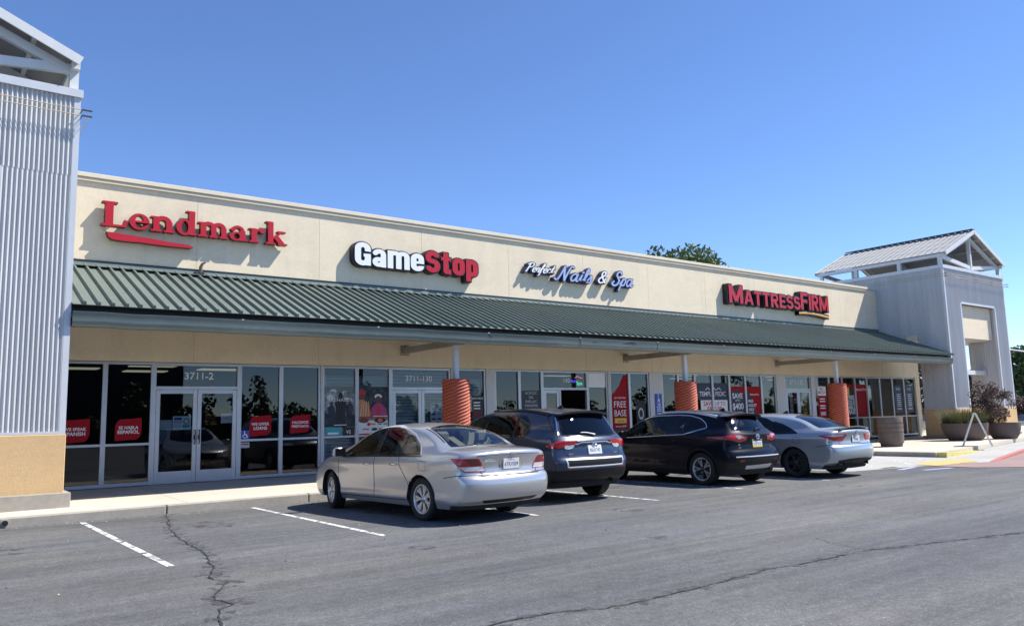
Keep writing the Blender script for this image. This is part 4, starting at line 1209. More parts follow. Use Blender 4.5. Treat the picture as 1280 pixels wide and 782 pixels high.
    def patch(s, axis, outline, m, name, parent, eps=.004, holes=(), step=.045, skirt=.0, smooth=True, mirror=False):
        if mirror:      # one object on each side of the car
            a2, fl = s.other(axis)
            g = parent if isinstance(parent, (list, tuple)) else (parent, parent)
            o1 = s.patch(axis, outline, m, name, g[0], eps, holes, step, skirt, smooth)
            o2 = s.patch(a2, [(u * fl, v) for u, v in outline], m, name, g[1], eps, [[(u * fl, v) for u, v in h] for h in holes], step, skirt, smooth)
            return (o1, o2)
        mb = MB()
        for sx in ((1, -1) if mirror else (1,)):
            if isinstance(axis, tuple): fn, d = s.corner(axis[1], axis[0] if sx == 1 else ('R' if axis[0] == 'L' else 'L')); flip = 1
            else:
                ax = axis if sx == 1 else {'L': 'R', 'R': 'L'}.get(axis, axis); fn, d = s.plane(ax); flip = sx if axis in 'BFT' else 1
            loops = [list(outline)] + [list(h) for h in holes]
            pts = []; edges = []
            for lp in loops:
                dl = []
                for a, b in zip(lp, lp[1:] + lp[:1]):
                    n = max(1, int(math.hypot(b[0] - a[0], b[1] - a[1]) / step))
                    dl += [(a[0] + (b[0] - a[0]) * k / n, a[1] + (b[1] - a[1]) * k / n) for k in range(n)]
                b0 = len(pts); pts += [Vector(p) for p in dl]; edges += [(b0 + i, b0 + (i + 1) % len(dl)) for i in range(len(dl))]
            nbnd = len(pts)
            xs = [p[0] for p in outline]; ys = [p[1] for p in outline]
            x = min(xs) + step * .5
            while x < max(xs):
                y = min(ys) + step * .5
                while y < max(ys):
                    if inside((x, y), loops[0]) and not any(inside((x, y), h) for h in loops[1:]):
                        if min((Vector((x, y)) - p).length for p in pts[:nbnd]) > step * .45: pts.append(Vector((x, y)))
                    y += step
                x += step
            vo, eo, fo, *_ = geometry.delaunay_2d_cdt(pts, edges, [], 0, 1e-6)
            P = []; Nn = []
            for v in vo:
                h, nor = s.hit(fn(v[0] * flip, v[1]), d)
                P.append(h); Nn.append(nor)
            ok = [i for i, h in enumerate(P) if h is not None]
            if not ok: continue
            vs = [(tuple(P[i] + Nn[i] * eps) if P[i] is not None else (0, 0, 0)) for i in range(len(P))]
            fs = []
            for f in fo:
                c = sum((vo[i] for i in f), Vector((0, 0))) / len(f)
                if not inside(c, loops[0]) or any(inside(c, h) for h in loops[1:]): continue
                if any(P[i] is None for i in f): continue
                a, b, c_ = [Vector(vs[i]) for i in f[:3]]
                nn = (b - a).cross(c_ - a)
                if nn.dot(Nn[f[0]]) < 0: f = f[::-1]
                fs.append(tuple(f))
            mb.add(vs, fs, m, smooth)
            if skirt:
                cnt = {}
                for f in fs:
                    for a, b in zip(f, f[1:] + f[:1]): cnt[(a, b)] = 1
                sk = []; base = len(vs); low = [tuple(Vector(vs[i]) - (Nn[i] if Nn[i] else Vector((0, 0, 1))) * skirt) for i in range(len(vs))]
                for (a, b) in cnt:
                    if (b, a) not in cnt: sk.append((a, base + a, base + b, b))
                mb.add(vs + low, sk, m)
        return mb.build(name, parent)
    def strip(s, axis, pts, w, m, name, parent, eps=.0025, mirror=False, closed=False, smooth=True, proud=0.0):
        if mirror:
            a2, fl = s.other(axis); g = parent if isinstance(parent, (list, tuple)) else (parent, parent)
            return (s.strip(axis, pts, w, m, name, g[0], eps, False, closed, smooth, proud), s.strip(a2, [(u * fl, v) for u, v in pts], w, m, name, g[1], eps, False, closed, smooth, proud))
        mb = MB()
        pts = [tuple(p) for p in pts]
        if closed: pts = pts + [pts[0]]
        P = []
        for a, b in zip(pts[:-1], pts[1:]):
            n = max(1, int(math.hypot(b[0] - a[0], b[1] - a[1]) / .03)); P += [(a[0] + (b[0] - a[0]) * k / n, a[1] + (b[1] - a[1]) * k / n) for k in range(n)]
        P.append(pts[-1])
        for sx in ((1, -1) if mirror else (1,)):
            if isinstance(axis, tuple): fn, d = s.corner(axis[1], axis[0] if sx == 1 else ('R' if axis[0] == 'L' else 'L')); flip = 1
            else:
                ax = axis if sx == 1 else {'L': 'R', 'R': 'L'}.get(axis, axis); fn, d = s.plane(ax); flip = sx if axis in 'BFT' else 1
            row = []
            for i, p in enumerate(P):
                a = Vector(P[max(i - 1, 0)]); b = Vector(P[min(i + 1, len(P) - 1)]); t = (b - a)
                if t.length < 1e-9: continue
                t.normalize(); n = Vector((-t.y, t.x)) * w / 2
                q = []
                for sg in (-1, 1):
                    h, nor = s.hit(fn((p[0] + n.x * sg) * flip, p[1] + n.y * sg), d)
                    q.append(None if h is None else (h + nor * eps, nor))
                row.append(q)
            vs = []; fs = []
            for i, (a, b) in enumerate(row):
                if a is None or b is None: vs += [(0, 0, 0)] * 3; continue
                mid = (a[0] + b[0]) / 2 + (a[1] + b[1]).normalized() * proud
                vs += [tuple(a[0]), tuple(mid), tuple(b[0])]
                if i and row[i - 1][0] is not None and row[i - 1][1] is not None:
                    for o in (0, 1): fs.append((3 * i - 3 + o, 3 * i - 2 + o, 3 * i + 1 + o, 3 * i + o))
            # face outwards
            good = []
            for f in fs:
                a, b, c = [Vector(vs[k]) for k in f[:3]]; nn = (b - a).cross(c - a)
                good.append(f if nn.dot(Vector(d)) < 0 else f[::-1])
            mb.add(vs, good, m, smooth)
        return mb.build(name, parent)

def inside(p, poly):
    x, y = p[0], p[1]; c = False; n = len(poly); j = n - 1
    for i in range(n):
        xi, yi = poly[i][0], poly[i][1]; xj, yj = poly[j][0], poly[j][1]
        if (yi > y) != (yj > y) and x < (xj - xi) * (y - yi) / (yj - yi) + xi: c = not c
        j = i
    return c
def shrink(poly, d):
    """inset a polygon by d (either winding)"""
    n = len(poly); A = sum(poly[i][0] * poly[(i + 1) % n][1] - poly[(i + 1) % n][0] * poly[i][1] for i in range(n))
    sg = 1 if A > 0 else -1; out = []
    for i in range(n):
        p0, p1, p2 = [np.array(poly[k % n], float) for k in (i - 1, i, i + 1)]
        a = (p1 - p0) / (np.linalg.norm(p1 - p0) + 1e-9); b = (p2 - p1) / (np.linalg.norm(p2 - p1) + 1e-9)
        na = np.array([-a[1], a[0]]) * sg; nb = np.array([-b[1], b[0]]) * sg
        m = na + nb; L = np.linalg.norm(m)
        m = m / L if L > 1e-6 else na; k = min(1 / max(np.dot(m, na), .45), 1.8)
        out.append(tuple(p1 + m * d * k))
    return out
def rounded(poly, r=.03, n=4):
    """round the corners of an outline"""
    out = []; N = len(poly)
    for i in range(N):
        p0, p1, p2 = [np.array(poly[k % N][:2], float) for k in (i - 1, i, i + 1)]
        rr_ = poly[i][2] if len(poly[i]) > 2 else r
        a = p0 - p1; b = p2 - p1; la, lb = np.linalg.norm(a), np.linalg.norm(b); k = min(rr_, .45 * la, .45 * lb)
        A = p1 + a / la * k; B_ = p1 + b / lb * k
        for q in range(n + 1):
            t = q / n; out.append(tuple((1 - t) ** 2 * A + 2 * t * (1 - t) * p1 + t * t * B_))
    return out

def wheel(parent, x, y, r, rim_r, side, style, width=.21, steer=0.0):
    """one wheel: tyre with its rim and brake disc as pieces of it; side -1 = left"""
    w = empty('wheel', (x, y, r)); w.parent = parent; w.rotation_euler = (0, 0, steer)
    o = side; hw = width / 2
    t = MB(); R0 = rim_r + .008
    prof = [(R0 - .02, -hw * .75), (R0 + .008, -hw * .92), (R0 + (r - R0) * .5, -hw * 1.02), (r - .022, -hw * .93), (r - .006, -hw * .78), (r, -hw * .55)]
    for k in (-.36, -.12, .12, .36): prof += [(r, (k - .05) * width), (r - .009, (k - .03) * width), (r - .009, (k + .03) * width), (r, (k + .05) * width)]
    prof += [(r, hw * .55), (r - .006, hw * .78), (r - .022, hw * .93), (R0 + (r - R0) * .5, hw * 1.02), (R0 + .008, hw * .92), (R0 - .02, hw * .75)]
    t.lathe([(a, b * 1.0) for a, b in prof], M['rubber'], 56, axis='x'); t.build('tyre', w, autosmooth=35)
    rm = MB(); face = o * hw * .78; m1 = {'dark': M['rim_dark']}.get(style['tone'], M['rim_silver']); dk = M['rim_dark'] if style['tone'] != 'silver' else m1
    rm.lathe([(rim_r + .004, face + o * .012), (rim_r - .012, face + o * .014), (rim_r - .022, face), (rim_r - .03, face - o * .05), (rim_r - .045, -o * hw * .8)], m1, 56, axis='x')
    rm.lathe([(0, face - o * .012), (.045, face - o * .010), (.06, face - o * .02), (.07, face - o * .05)], dk, 24, axis='x')
    rm.lathe([(0, face + o * .002), (.03, face), (.034, face - o * .012)], dk if style['tone'] == 'two' else m1, 20, axis='x')
    n = style['n']
    for k in range(n):
        for j, off in enumerate(style['split']):
            a0 = 2 * PI * k / n; a1 = a0 + off
            wa, wb = style['w']
            r0, r1 = .055, rim_r - .014
            vs = []
            for (rr_, aa, ww, dep) in ((r0, a0 + off * .25, wa, -.018), ((r0 + r1) / 2, a0 + off * .7, (wa + wb) / 2, -.012), (r1, a1, wb, -.004)):
                c, s_ = math.cos(aa), math.sin(aa); tx, ty = -s_, c
                for sg, dd in ((-1, -.03), (-.7, 0), (.7, 0), (1, -.03)):
                    vs.append((face + o * (dep + dd), rr_ * c + tx * ww * sg, rr_ * s_ + ty * ww * sg))
            fs = [(4 * i + q, 4 * i + q + 1, 4 * i + 5 + q, 4 * i + 4 + q) for i in range(2) for q in range(3)]
            if o < 0: fs = [f[::-1] for f in fs]
            rm.add(vs, fs, M['rim_silver'] if style['tone'] != 'dark' else M['rim_dark'])
    rm.build('rim', w)
    b = MB(); b.lathe([(.16, face - o * .07), (.155, face - o * .065), (.06, face - o * .065)], M['brake'], 32, axis='x')
    b.lathe([(rim_r - .02, -o * hw * .5), (.0, -o * hw * .5)], M['under'], 24, axis='x'); b.build('brake_disc', w)
    return w

def make_car(S):
    c = Car(S); t = empty('parked_car', S['loc'], S.get('rz', 0), S['label'], 'car')
    paint = S['paint']; hw = S['hw']
    # ---- body shell, with wheel arches and window openings cut out
    V = c.V.copy(); F = c.F; ra = S['arch']
    keep = np.ones(len(F), bool)
    yz = V[:, 1:3]
    for ya in (S['ax_r'], S['ax_f']):
        d = np.hypot(yz[:, 0] - ya, yz[:, 1] - S['wr'])
        sel = (np.abs(d - ra) < .019) & (np.abs(V[:, 0]) > hw * .7) & (yz[:, 1] > S['sill'] + .005)
        for i in np.nonzero(sel)[0]:
            a = math.atan2(yz[i, 1] - S['wr'], yz[i, 0] - ya); V[i, 1] = ya + ra * math.cos(a); V[i, 2] = S['wr'] + ra * math.sin(a)
            V[i, 0] = np.sign(V[i, 0]) * float(c.Wf(V[i, 1], V[i, 2]))
    cen = np.array([V[list(f)].mean(0) for f in F])
    for ya in (S['ax_r'], S['ax_f']):
        d = np.hypot(cen[:, 1] - ya, cen[:, 2] - S['wr']); keep &= ~((d < ra) & (np.abs(cen[:, 0]) > hw * .55))
    for axis, poly in S['openings']:
        sp = shrink(poly, .018)
        for i in range(len(F)):
            if not keep[i]: continue
            x, y, z = cen[i]
            if axis == 'S': q = (y, z); ok = abs(x) > .35
            elif axis == 'T': q = (x, y); ok = z > S['belt'] - .05
            else: q = (x, z); ok = y < 1.2
            if ok and inside(q, sp): keep[i] = False
    mb = MB()
    mb.v = [tuple(v) for v in V.tolist()]; mb.mi(paint); mb.mi(M['under'])
    lowm = S.get('low_mat')
    if lowm: mb.mi(lowm)
    for i, f in enumerate(F):
        if keep[i]:
            k = c.mi[i]
            if lowm and k == 0 and S['low_fn'](*cen[i]): k = 2
            mb.f.append(f); mb.m.append(k); mb.smooth.append(True)
    body = mb.build('body', t, autosmooth=48)
    # arch lips and liners
    for ya in (S['ax_r'], S['ax_f']):
        for sg in (-1, 1):
            lp = MB()
            A = [R(a) for a in np.linspace(-18, 198, 49)]
            rows = []
            for a in A:
                y, z = ya + ra * math.cos(a), S['wr'] + ra * math.sin(a)
                if z < S['sill']: z = S['sill']
                w = float(c.Wf(y, z)); rows.append((w, y, z))
            vs = [(sg * (w + .004), y, z) for w, y, z in rows] + [(sg * (w - .05), ya + (y - ya) * .985, z) for w, y, z in rows]
            n = len(rows); lp.add(vs, [(i, i + 1, n + i + 1, n + i) for i in range(n - 1)], S.get('lip', paint), True)
            vs = [(sg * (w - .05), ya + (y - ya) * .99, z) for w, y, z in rows] + [(sg * .48, y, z) for w, y, z in rows]
            lp.add(vs, [(i, i + 1, n + i + 1, n + i) for i in range(n - 1)], M['under'], True)
            lp.add([(sg * .48, ya - ra, S['sill']), (sg * .48, ya + ra, S['sill'])] + [(sg * .48, y, z) for w, y, z in rows], [tuple(range(2, n + 2))], M['under'])
            lp.build('wheel_arch', t)
    if S.get('cladding'):
        cw = S['cladding']
        for ya in (S['ax_r'], S['ax_f']):
            o = [(ya + (ra + cw) * math.cos(R(a)), max(S['wr'] + (ra + cw) * math.sin(R(a)), S['sill'] + .01)) for a in np.linspace(-12, 192, 30)]
            i_ = [(ya + (ra + .004) * math.cos(R(a)), max(S['wr'] + (ra + .004) * math.sin(R(a)), S['sill'] + .01)) for a in np.linspace(192, -12, 30)]
            c.patch('L', o + i_, M['plastic'], 'arch_cladding', t, .012, skirt=.012, mirror=True)
    # ---- windows: glass panes with a dark band round the edge
    for axis, poly, glass, trim, nm in S['glass']:
        g = c.patch(axis, poly, glass, nm, t, .001, step=.07, mirror=(axis == 'L'))
        c.patch(axis, poly, M['gloss_black'], 'edge_band', g, .003, holes=[shrink(poly, .028)], mirror=(axis == 'L'), step=.04)
        if trim: c.strip(axis, shrink(poly, -.010), trim[1], trim[0], 'bright_trim', g, .005, closed=True, mirror=(axis == 'L'), proud=.004)
    # ---- lines, lamps, plates and the rest
    for axis, pts, w, mir in S.get('seams', ()): c.strip(axis, pts, w, M['under'], 'panel_gap', t, .002, mirror=mir)
    for axis, poly, m, nm, eps, sk, mir in S.get('patches', ()):
        o = c.patch(axis, poly, m, nm, t, eps, skirt=sk, mirror=mir, step=.035)
    for axis, pts, w, m, nm, eps, proud, mir in S.get('strips', ()): c.strip(axis, pts, w, m, nm, t, eps, mirror=mir, proud=proud)
    for (y, z) in S['handles']:
        for sg, ax in ((-1, 'L'), (1, 'R')):
            b = MB(); pts = []
            for k in range(7):
                q = k / 6; yy = y - .105 + .21 * q; h, nor = c.hit((sg * 3, yy, z), (-sg, 0, 0)); out = .034 * math.sin(PI * min(max(q, .06), .94)) ** .5
                pts.append(h + Vector((sg, 0, 0)) * out)
            b.tube(pts, [.010, .013, .014, .014, .014, .013, .010], S.get('handle_mat', paint), 8); b.build('door_handle', t)
    for sg in (-1, 1):
        y, z = S['mirror']; h, nor = c.hit((sg * 3, y, z - .06), (-sg, 0, 0)); x = h.x + sg * .13
        b = MB(); rings = []
        for k, (dx, sy, sz) in enumerate(((-.115, .025, .03), (-.10, .06, .065), (-.03, .085, .085), (.05, .08, .08), (.095, .055, .06), (.11, .02, .03))):
            rings.append([(x + sg * dx, y + sy * math.copysign(abs(math.cos(a)) ** .7, math.cos(a)) * (1.0 if math.cos(a) > 0 else .55), z + sz * math.copysign(abs(math.sin(a)) ** .75, math.sin(a))) for a in np.linspace(0, 2 * PI, 20, endpoint=False)])
        vs = [p for r_ in rings for p in r_]; n = 20
        fs = [(i * n + k, i * n + (k + 1) % n, (i + 1) * n + (k + 1) % n, (i + 1) * n + k) for i in range(len(rings) - 1) for k in range(n)]
        fs += [tuple(range(n))[::-1], tuple((len(rings) - 1) * n + k for k in range(n))]
        if sg < 0: fs = [f[::-1] for f in fs]
        b.add(vs, fs, S.get('mirror_mat', paint), True)
        b.bar((h.x - sg * .01, y + .03, z - .07), (x, y + .01, z - .05), .07, .035, M['plastic'])
        mr = b.build('side_mirror', t)
        g = MB(); g.add([(x - sg * .105, y - .052, z - .068), (x + sg * .095, y - .05, z - .066), (x + sg * .098, y - .05, z + .066), (x - sg * .105, y - .052, z + .070)], [(0, 1, 2, 3) if sg > 0 else (3, 2, 1, 0)], M['gloss_black']); g.build('mirror_glass', mr)  # black and enlarged: the mirror's shadow side is put into its colour
    # wheels
    for ya, st in ((S['ax_r'], 0), (S['ax_f'], S.get('steer', 0))):
        for sg in (-1, 1): wheel(t, sg * S['track'], ya, S['wr'], S['rim'], sg, S['wheel'], S.get('tw', .215), st)
    # licence plate
    px, pz, pw, ph, py = S['plate']
    h, nor = c.hit((px, -3, pz), (0, 1, 0)); h1, _ = c.hit((px, -3, pz - .05), (0, 1, 0)); tilt = math.atan2(h.y - h1.y, .05)
    pl = empty('licence_plate', (px, h.y - py, pz)); pl.parent = t; pl.rotation_euler = (-tilt, 0, 0)
    b = MB(); b.box(-.165, .165, -.004, .004, -.085, .085, S.get('frame_mat', M['gloss_black']), .003); b.build('plate_frame', pl)
    b = MB(); b.box(-.152, .152, -.007, -.0045, -.075, .075, M['plate'])
    if S.get('yellow_plate'): b.box(-.152, .152, -.0078, -.0072, -.075, -.045, M['plate_yellow']); b.box(-.152, .152, -.0078, -.0072, .05, .075, M['plate_ink'])
    else: text_mb('California', .034, M['signred'], 0, -.0078, .044, 'CENTER', .0, mb=b, shear=.2)
    text_mb(S['plate_text'], .085, M['plate_ink'], 0, -.0078, -.038, 'CENTER', .012, .82, mb=b); b.build('plate', pl)
    # cabin
    cab = S['cabin']; sm = S['seat_mat']
    def seat(x, y, z, wd, rows, head=True):
        b = MB(); b.box(x - wd / 2, x + wd / 2, y, y + .50, z - .16, z, sm, .04)
        b.bar((x, y + .04, z - .05), (x, y - .20, z + .52), wd * .96, .15, sm, (1, 0, 0)); 
        s_ = b.build('seat', t)
        for hx in ([x] if rows == 1 else [x - wd * .32, x + wd * .32]):
            hd = MB(); hd.box(hx - .13, hx + .13, y - .30, y - .20, z + .53, z + .73, sm, .04); hd.box(hx - .03, hx + .03, y - .26, y - .24, z + .46, z + .54, M['cabin'])
            hd.build('headrest', s_)
    z0 = cab['z']
    seat(-.37, cab['front'], z0, .50, 1); seat(.37, cab['front'], z0, .50, 1); seat(0, cab['rear'], z0, 1.25, 2)
    b = MB(); b.box(-.66, .66, cab['dash'], cab['dash'] + .45, z0 + .1, cab['dash_z'], M['cabin'], .06); b.build('dashboard', t)
    b = MB(); b.box(-.7, .7, cab['rear'] - .35, cab['dash'] + .3, S['sill'] + .08, S['sill'] + .12, M['cabin']); b.build('cabin_floor', t)
    if cab.get('shelf'): b = MB(); b.box(-.58, .58, cab['shelf'][0], cab['shelf'][1], cab['shelf'][2] - .03, cab['shelf'][2], M['cabin'], .01); b.build('parcel_shelf', t)
    sw = MB(); cy, cz = cab['dash'] - .12, cab['dash_z'] - .02
    sw.tube([(-.37 + .18 * math.cos(a), cy - .07 * math.sin(a), cz + .17 * math.sin(a)) for a in np.linspace(0, 2 * PI, 25)], .014, M['cabin'], 6, False); sw.bar((-.54, cy, cz), (-.20, cy, cz), .03, .05, M['cabin']); sw.build('steering_wheel', t)
    for ex in S.get('exhaust', ()):
        b = MB(); b.tube([(ex[0], ex[1], ex[2]), (ex[0], ex[1] + .25, ex[2])], .038, M['chrome'], 14, False); b.lathe([(.036, 0), (.0, .01)], M['under'], 14, axis='x') if False else None; b.build('exhaust_pipe', t)
    if S.get('fin'):
        y = S['fin']; h, _ = c.hit((0, y, 4), (0, 0, -1)); b = MB()
        b.add([(-.03, y + .10, h.z - .005), (.03, y + .10, h.z - .005), (.03, y - .07, h.z - .005), (-.03, y - .07, h.z - .005), (0, y - .06, h.z + .06), (0, y - .03, h.z + .06)], [(0, 1, 5), (1, 2, 4, 5), (2, 3, 4), (3, 0, 5, 4)], S.get('fin_mat', paint)); b.build('antenna_fin', t)
    for k in S.get('extra', ()): k(c, t)
    return t
def mir(poly): return [(-u, v) for u, v in poly[::-1]]
def sym(half):
    """outline of a shape that is the same left and right: half given from the bottom middle up the left side to the top middle"""
    return half + [(-u, v) for u, v in half[::-1] if abs(u) > 1e-6]
SIDE_W = ((.15, .25, .38, .55, .72, .85, .93, 1.02, 1.15, 1.28, 1.38, 1.48),)

# ---- silver mid-size saloon
L_ = 4.93
win_f = rounded([(2.52, .955), (3.62, .925), (3.50, 1.00), (3.12, 1.24), (2.78, 1.372), (2.54, 1.40)], .03)
win_r = rounded([(1.78, .965), (2.44, .957), (2.46, 1.402), (2.22, 1.405), (2.0, 1.375), (1.80, 1.30)], .03)
win_q = rounded([(1.20, .985), (1.735, .966), (1.755, 1.30), (1.60, 1.262), (1.38, 1.14)], .03)
rg = rounded(sym([(0, .72), (-.42, .75), (-.585, .80), (-.545, 1.10), (-.475, 1.52), (-.25, 1.57), (0, 1.585)]), .05)
wsh = rounded(sym([(0, 3.77), (-.40, 3.70), (-.64, 3.50), (-.52, 2.92), (-.25, 2.88), (0, 2.87)]), .05)
tl = rounded([(-.26, .945), (.17, .94), (.27, .745), (-.05, .745)], .025)
ACC = dict(label='silver four-door sedan parked nearest, closest to the red serif sign', loc=(7.35, 9.66, 0), rz=R(4.0), L=L_, hw=.92, paint=M['paint_silver'],
    rear=[(.16, .27), (.05, .36), (.01, .46), (.0, .58), (.035, .67), (.085, .71), (.105, .80), (.085, .92), (.065, 1.005), (.085, 1.035)],
    top=[(.085, 1.035), (.14, 1.055), (.40, 1.085), (.66, 1.10), (.80, 1.135), (1.02, 1.245), (1.30, 1.365), (1.62, 1.435), (1.95, 1.468), (2.35, 1.474), (2.70, 1.455), (2.95, 1.41), (3.30, 1.255), (3.62, 1.09), (3.85, .99), (4.05, .955), (4.4, .90), (4.72, .81), (4.84, .74)],
    front=[(4.84, .74), (4.91, .62), (4.93, .48), (4.90, .34), (4.80, .21)], sill=.205,
    wz=((.15, .21, .27, .36, .52, .68, .80, .88, .945, .97, 1.10, 1.22, 1.32, 1.42, 1.5), (.845, .855, .895, .905, .908, .915, .92, .912, .888, .872, .805, .735, .665, .575, .50)),
    belt=.95, oh_r=1.17, ax_r=1.17, ax_f=3.97, rear_glass=.7, front_glass=3.85, wr=.325, arch=.368, rim=.218, track=.79, steer=R(-14),
    dt=((0, .5, .9, 1.6, 2.3, 2.9, 3.6, 4.2, 4.93), (.05, .06, .11, .10, .075, .09, .09, .07, .09)), rad_r=.25, bow_r=.12, taper_r=.07, flare=.014,
    crease=((.845, .010, .05), (.33, .012, .05)), crease_rise=-.012,
    openings=[('S', win_f), ('S', win_r), ('S', win_q), ('T', rg), ('T', wsh)],
    glass=[('L', win_f, M['carglass'], None, 'front_window'), ('L', win_r, M['carglass'], None, 'rear_window'), ('L', win_q, M['carglass'], None, 'quarter_window'), ('T', rg, M['carglass'], None, 'rear_windscreen'), ('T', wsh, M['carglass'], None, 'windscreen')],
    seams=[('L', [(3.66, .90), (3.66, .50), (3.60, .30)], .012, True), ('L', [(2.50, .955), (2.50, .30)], .012, True), ('L', [(1.76, 1.29), (1.79, .96), (1.72, .80), (1.50, .55), (1.46, .33)], .012, True), ('L', [(1.46, .295), (3.58, .275)], .011, True),
        ('L', [(.60, .66), (.30, .70), (.05, .70)], .011, True), ('B', [(-.60, .70), (-.55, .685), (.55, .685), (.60, .70)], .012, False), ('B', [(-.62, .96), (-.60, .975), (0, .985), (.60, .975), (.62, .96)], .007, False),
        ('L', [(1.20, .90), (1.20, .76), (1.02, .75), (1.02, .89), (1.20, .90)], .005, False), ('B', [(-.58, .78), (-.52, .70)], .011, True)],
    patches=[('L', [(2.44, 0.957), (2.52, 0.955), (2.54, 1.4), (2.46, 1.402)], M['gloss_black'], 'pillar_cover', .002, 0, True),('L', [(1.735, 0.966), (1.78, 0.965), (1.8, 1.3), (1.755, 1.285)], M['gloss_black'], 'pillar_cover', .002, 0, True),
        (('L', 40), tl, M['lamp_red'], 'tail_light', .006, .006, True), (('L', 40), rounded([(-.13, .825), (.215, .825), (.252, .758), (-.035, .758)], .01), M['lamp_clear'], 'reversing_lens', .008, .0, True), (('L', 40), rounded([(-.02, .932), (.155, .928), (.205, .835), (.03, .835)], .01), M['lamp_dark'], 'lens_insert', .0085, .0, True),
        ('B', rounded([(-.215, .755), (.215, .755), (.235, .935), (-.235, .935)], .02), M['kerb'], 'plate_recess', .002, 0, False),
        (('F'), rounded([(-.78, .62), (-.50, .60), (-.46, .70), (-.70, .76)], .03), M['lamp_clear'], 'headlight', .004, .004, True), ('F', rounded(sym([(0, .56), (-.40, .56), (-.44, .70), (0, .72)]), .03), M['gloss_black'], 'grille', .004, 0, False),
        ('L', rounded([(4.50, .70), (4.76, .60), (4.80, .68), (4.62, .765)], .02), M['lamp_amber'], 'side_lens', .004, .003, True),
        ('B', rounded([(-.47, .285), (.47, .285), (.55, .335), (-.55, .335)], .02), M['plastic'], 'lower_valance', .003, 0, False)],
    strips=[('L', [(1.20, .965), (2.50, .945), (3.62, .912)], .016, M['gloss_black'], 'belt_moulding', .003, .003, True), ('L', [(1.19, .972), (1.37, 1.155), (1.60, 1.285), (1.84, 1.352), (2.05, 1.40), (2.25, 1.425), (2.55, 1.42), (2.80, 1.392)], .028, M['satin'], 'window_surround', .005, .006, True)],
    handles=[(2.72, .815), (1.90, .828)], handle_mat=M['chrome'], mirror=(3.48, 1.00), wheel=dict(tone='silver', n=7, split=(-.16, .16), w=(.018, .030)), rim_style=0,
    plate=(0, .845, .33, .17, .006), plate_text='6TKV509', frame_mat=M['chrome'], seat_mat=M['seat_beige'], cabin=dict(z=.60, front=2.45, rear=1.55, dash=3.25, dash_z=.96, shelf=(.75, 1.45, 1.0)), exhaust=(), fin=None)
def acc_extra(c, t):
    b = MB()
    h, n = c.hit((0, -3, .995), (0, 1, 0))
    # small H-shaped emblem and side badge
    for x in (-.028, .028): b.bar((x * 1.15, h.y - .006, .965), (x * .8, h.y - .006, 1.012), .012, .010, M['chrome'])
    b.box(-.024, .024, h.y - .010, h.y - .002, .984, .994, M['chrome']); b.build('trunk_emblem', t)
    h, n = c.hit((-.40, -3, .90), (0, 1, 0)); b = MB(); text_mb('ACCORD', .055, M['galv'], -.50, h.y - .010, .885, 'LEFT', .012, 1.1, mb=b); b.build('badge', t)
    b = MB(); y = 1.95; h, _ = c.hit((0, y, 4), (0, 0, -1)); b.box(-.02, .02, y - .06, y + .03, h.z - .004, h.z + .012, M['gloss_black'], .004); b.build('roof_antenna', t)
    c.strip('T', [(-.60, .95), (-.52, 1.55)], .02, M['under'], 'roof_moulding', t, .003, mirror=True)
ACC['extra'] = (acc_extra,)

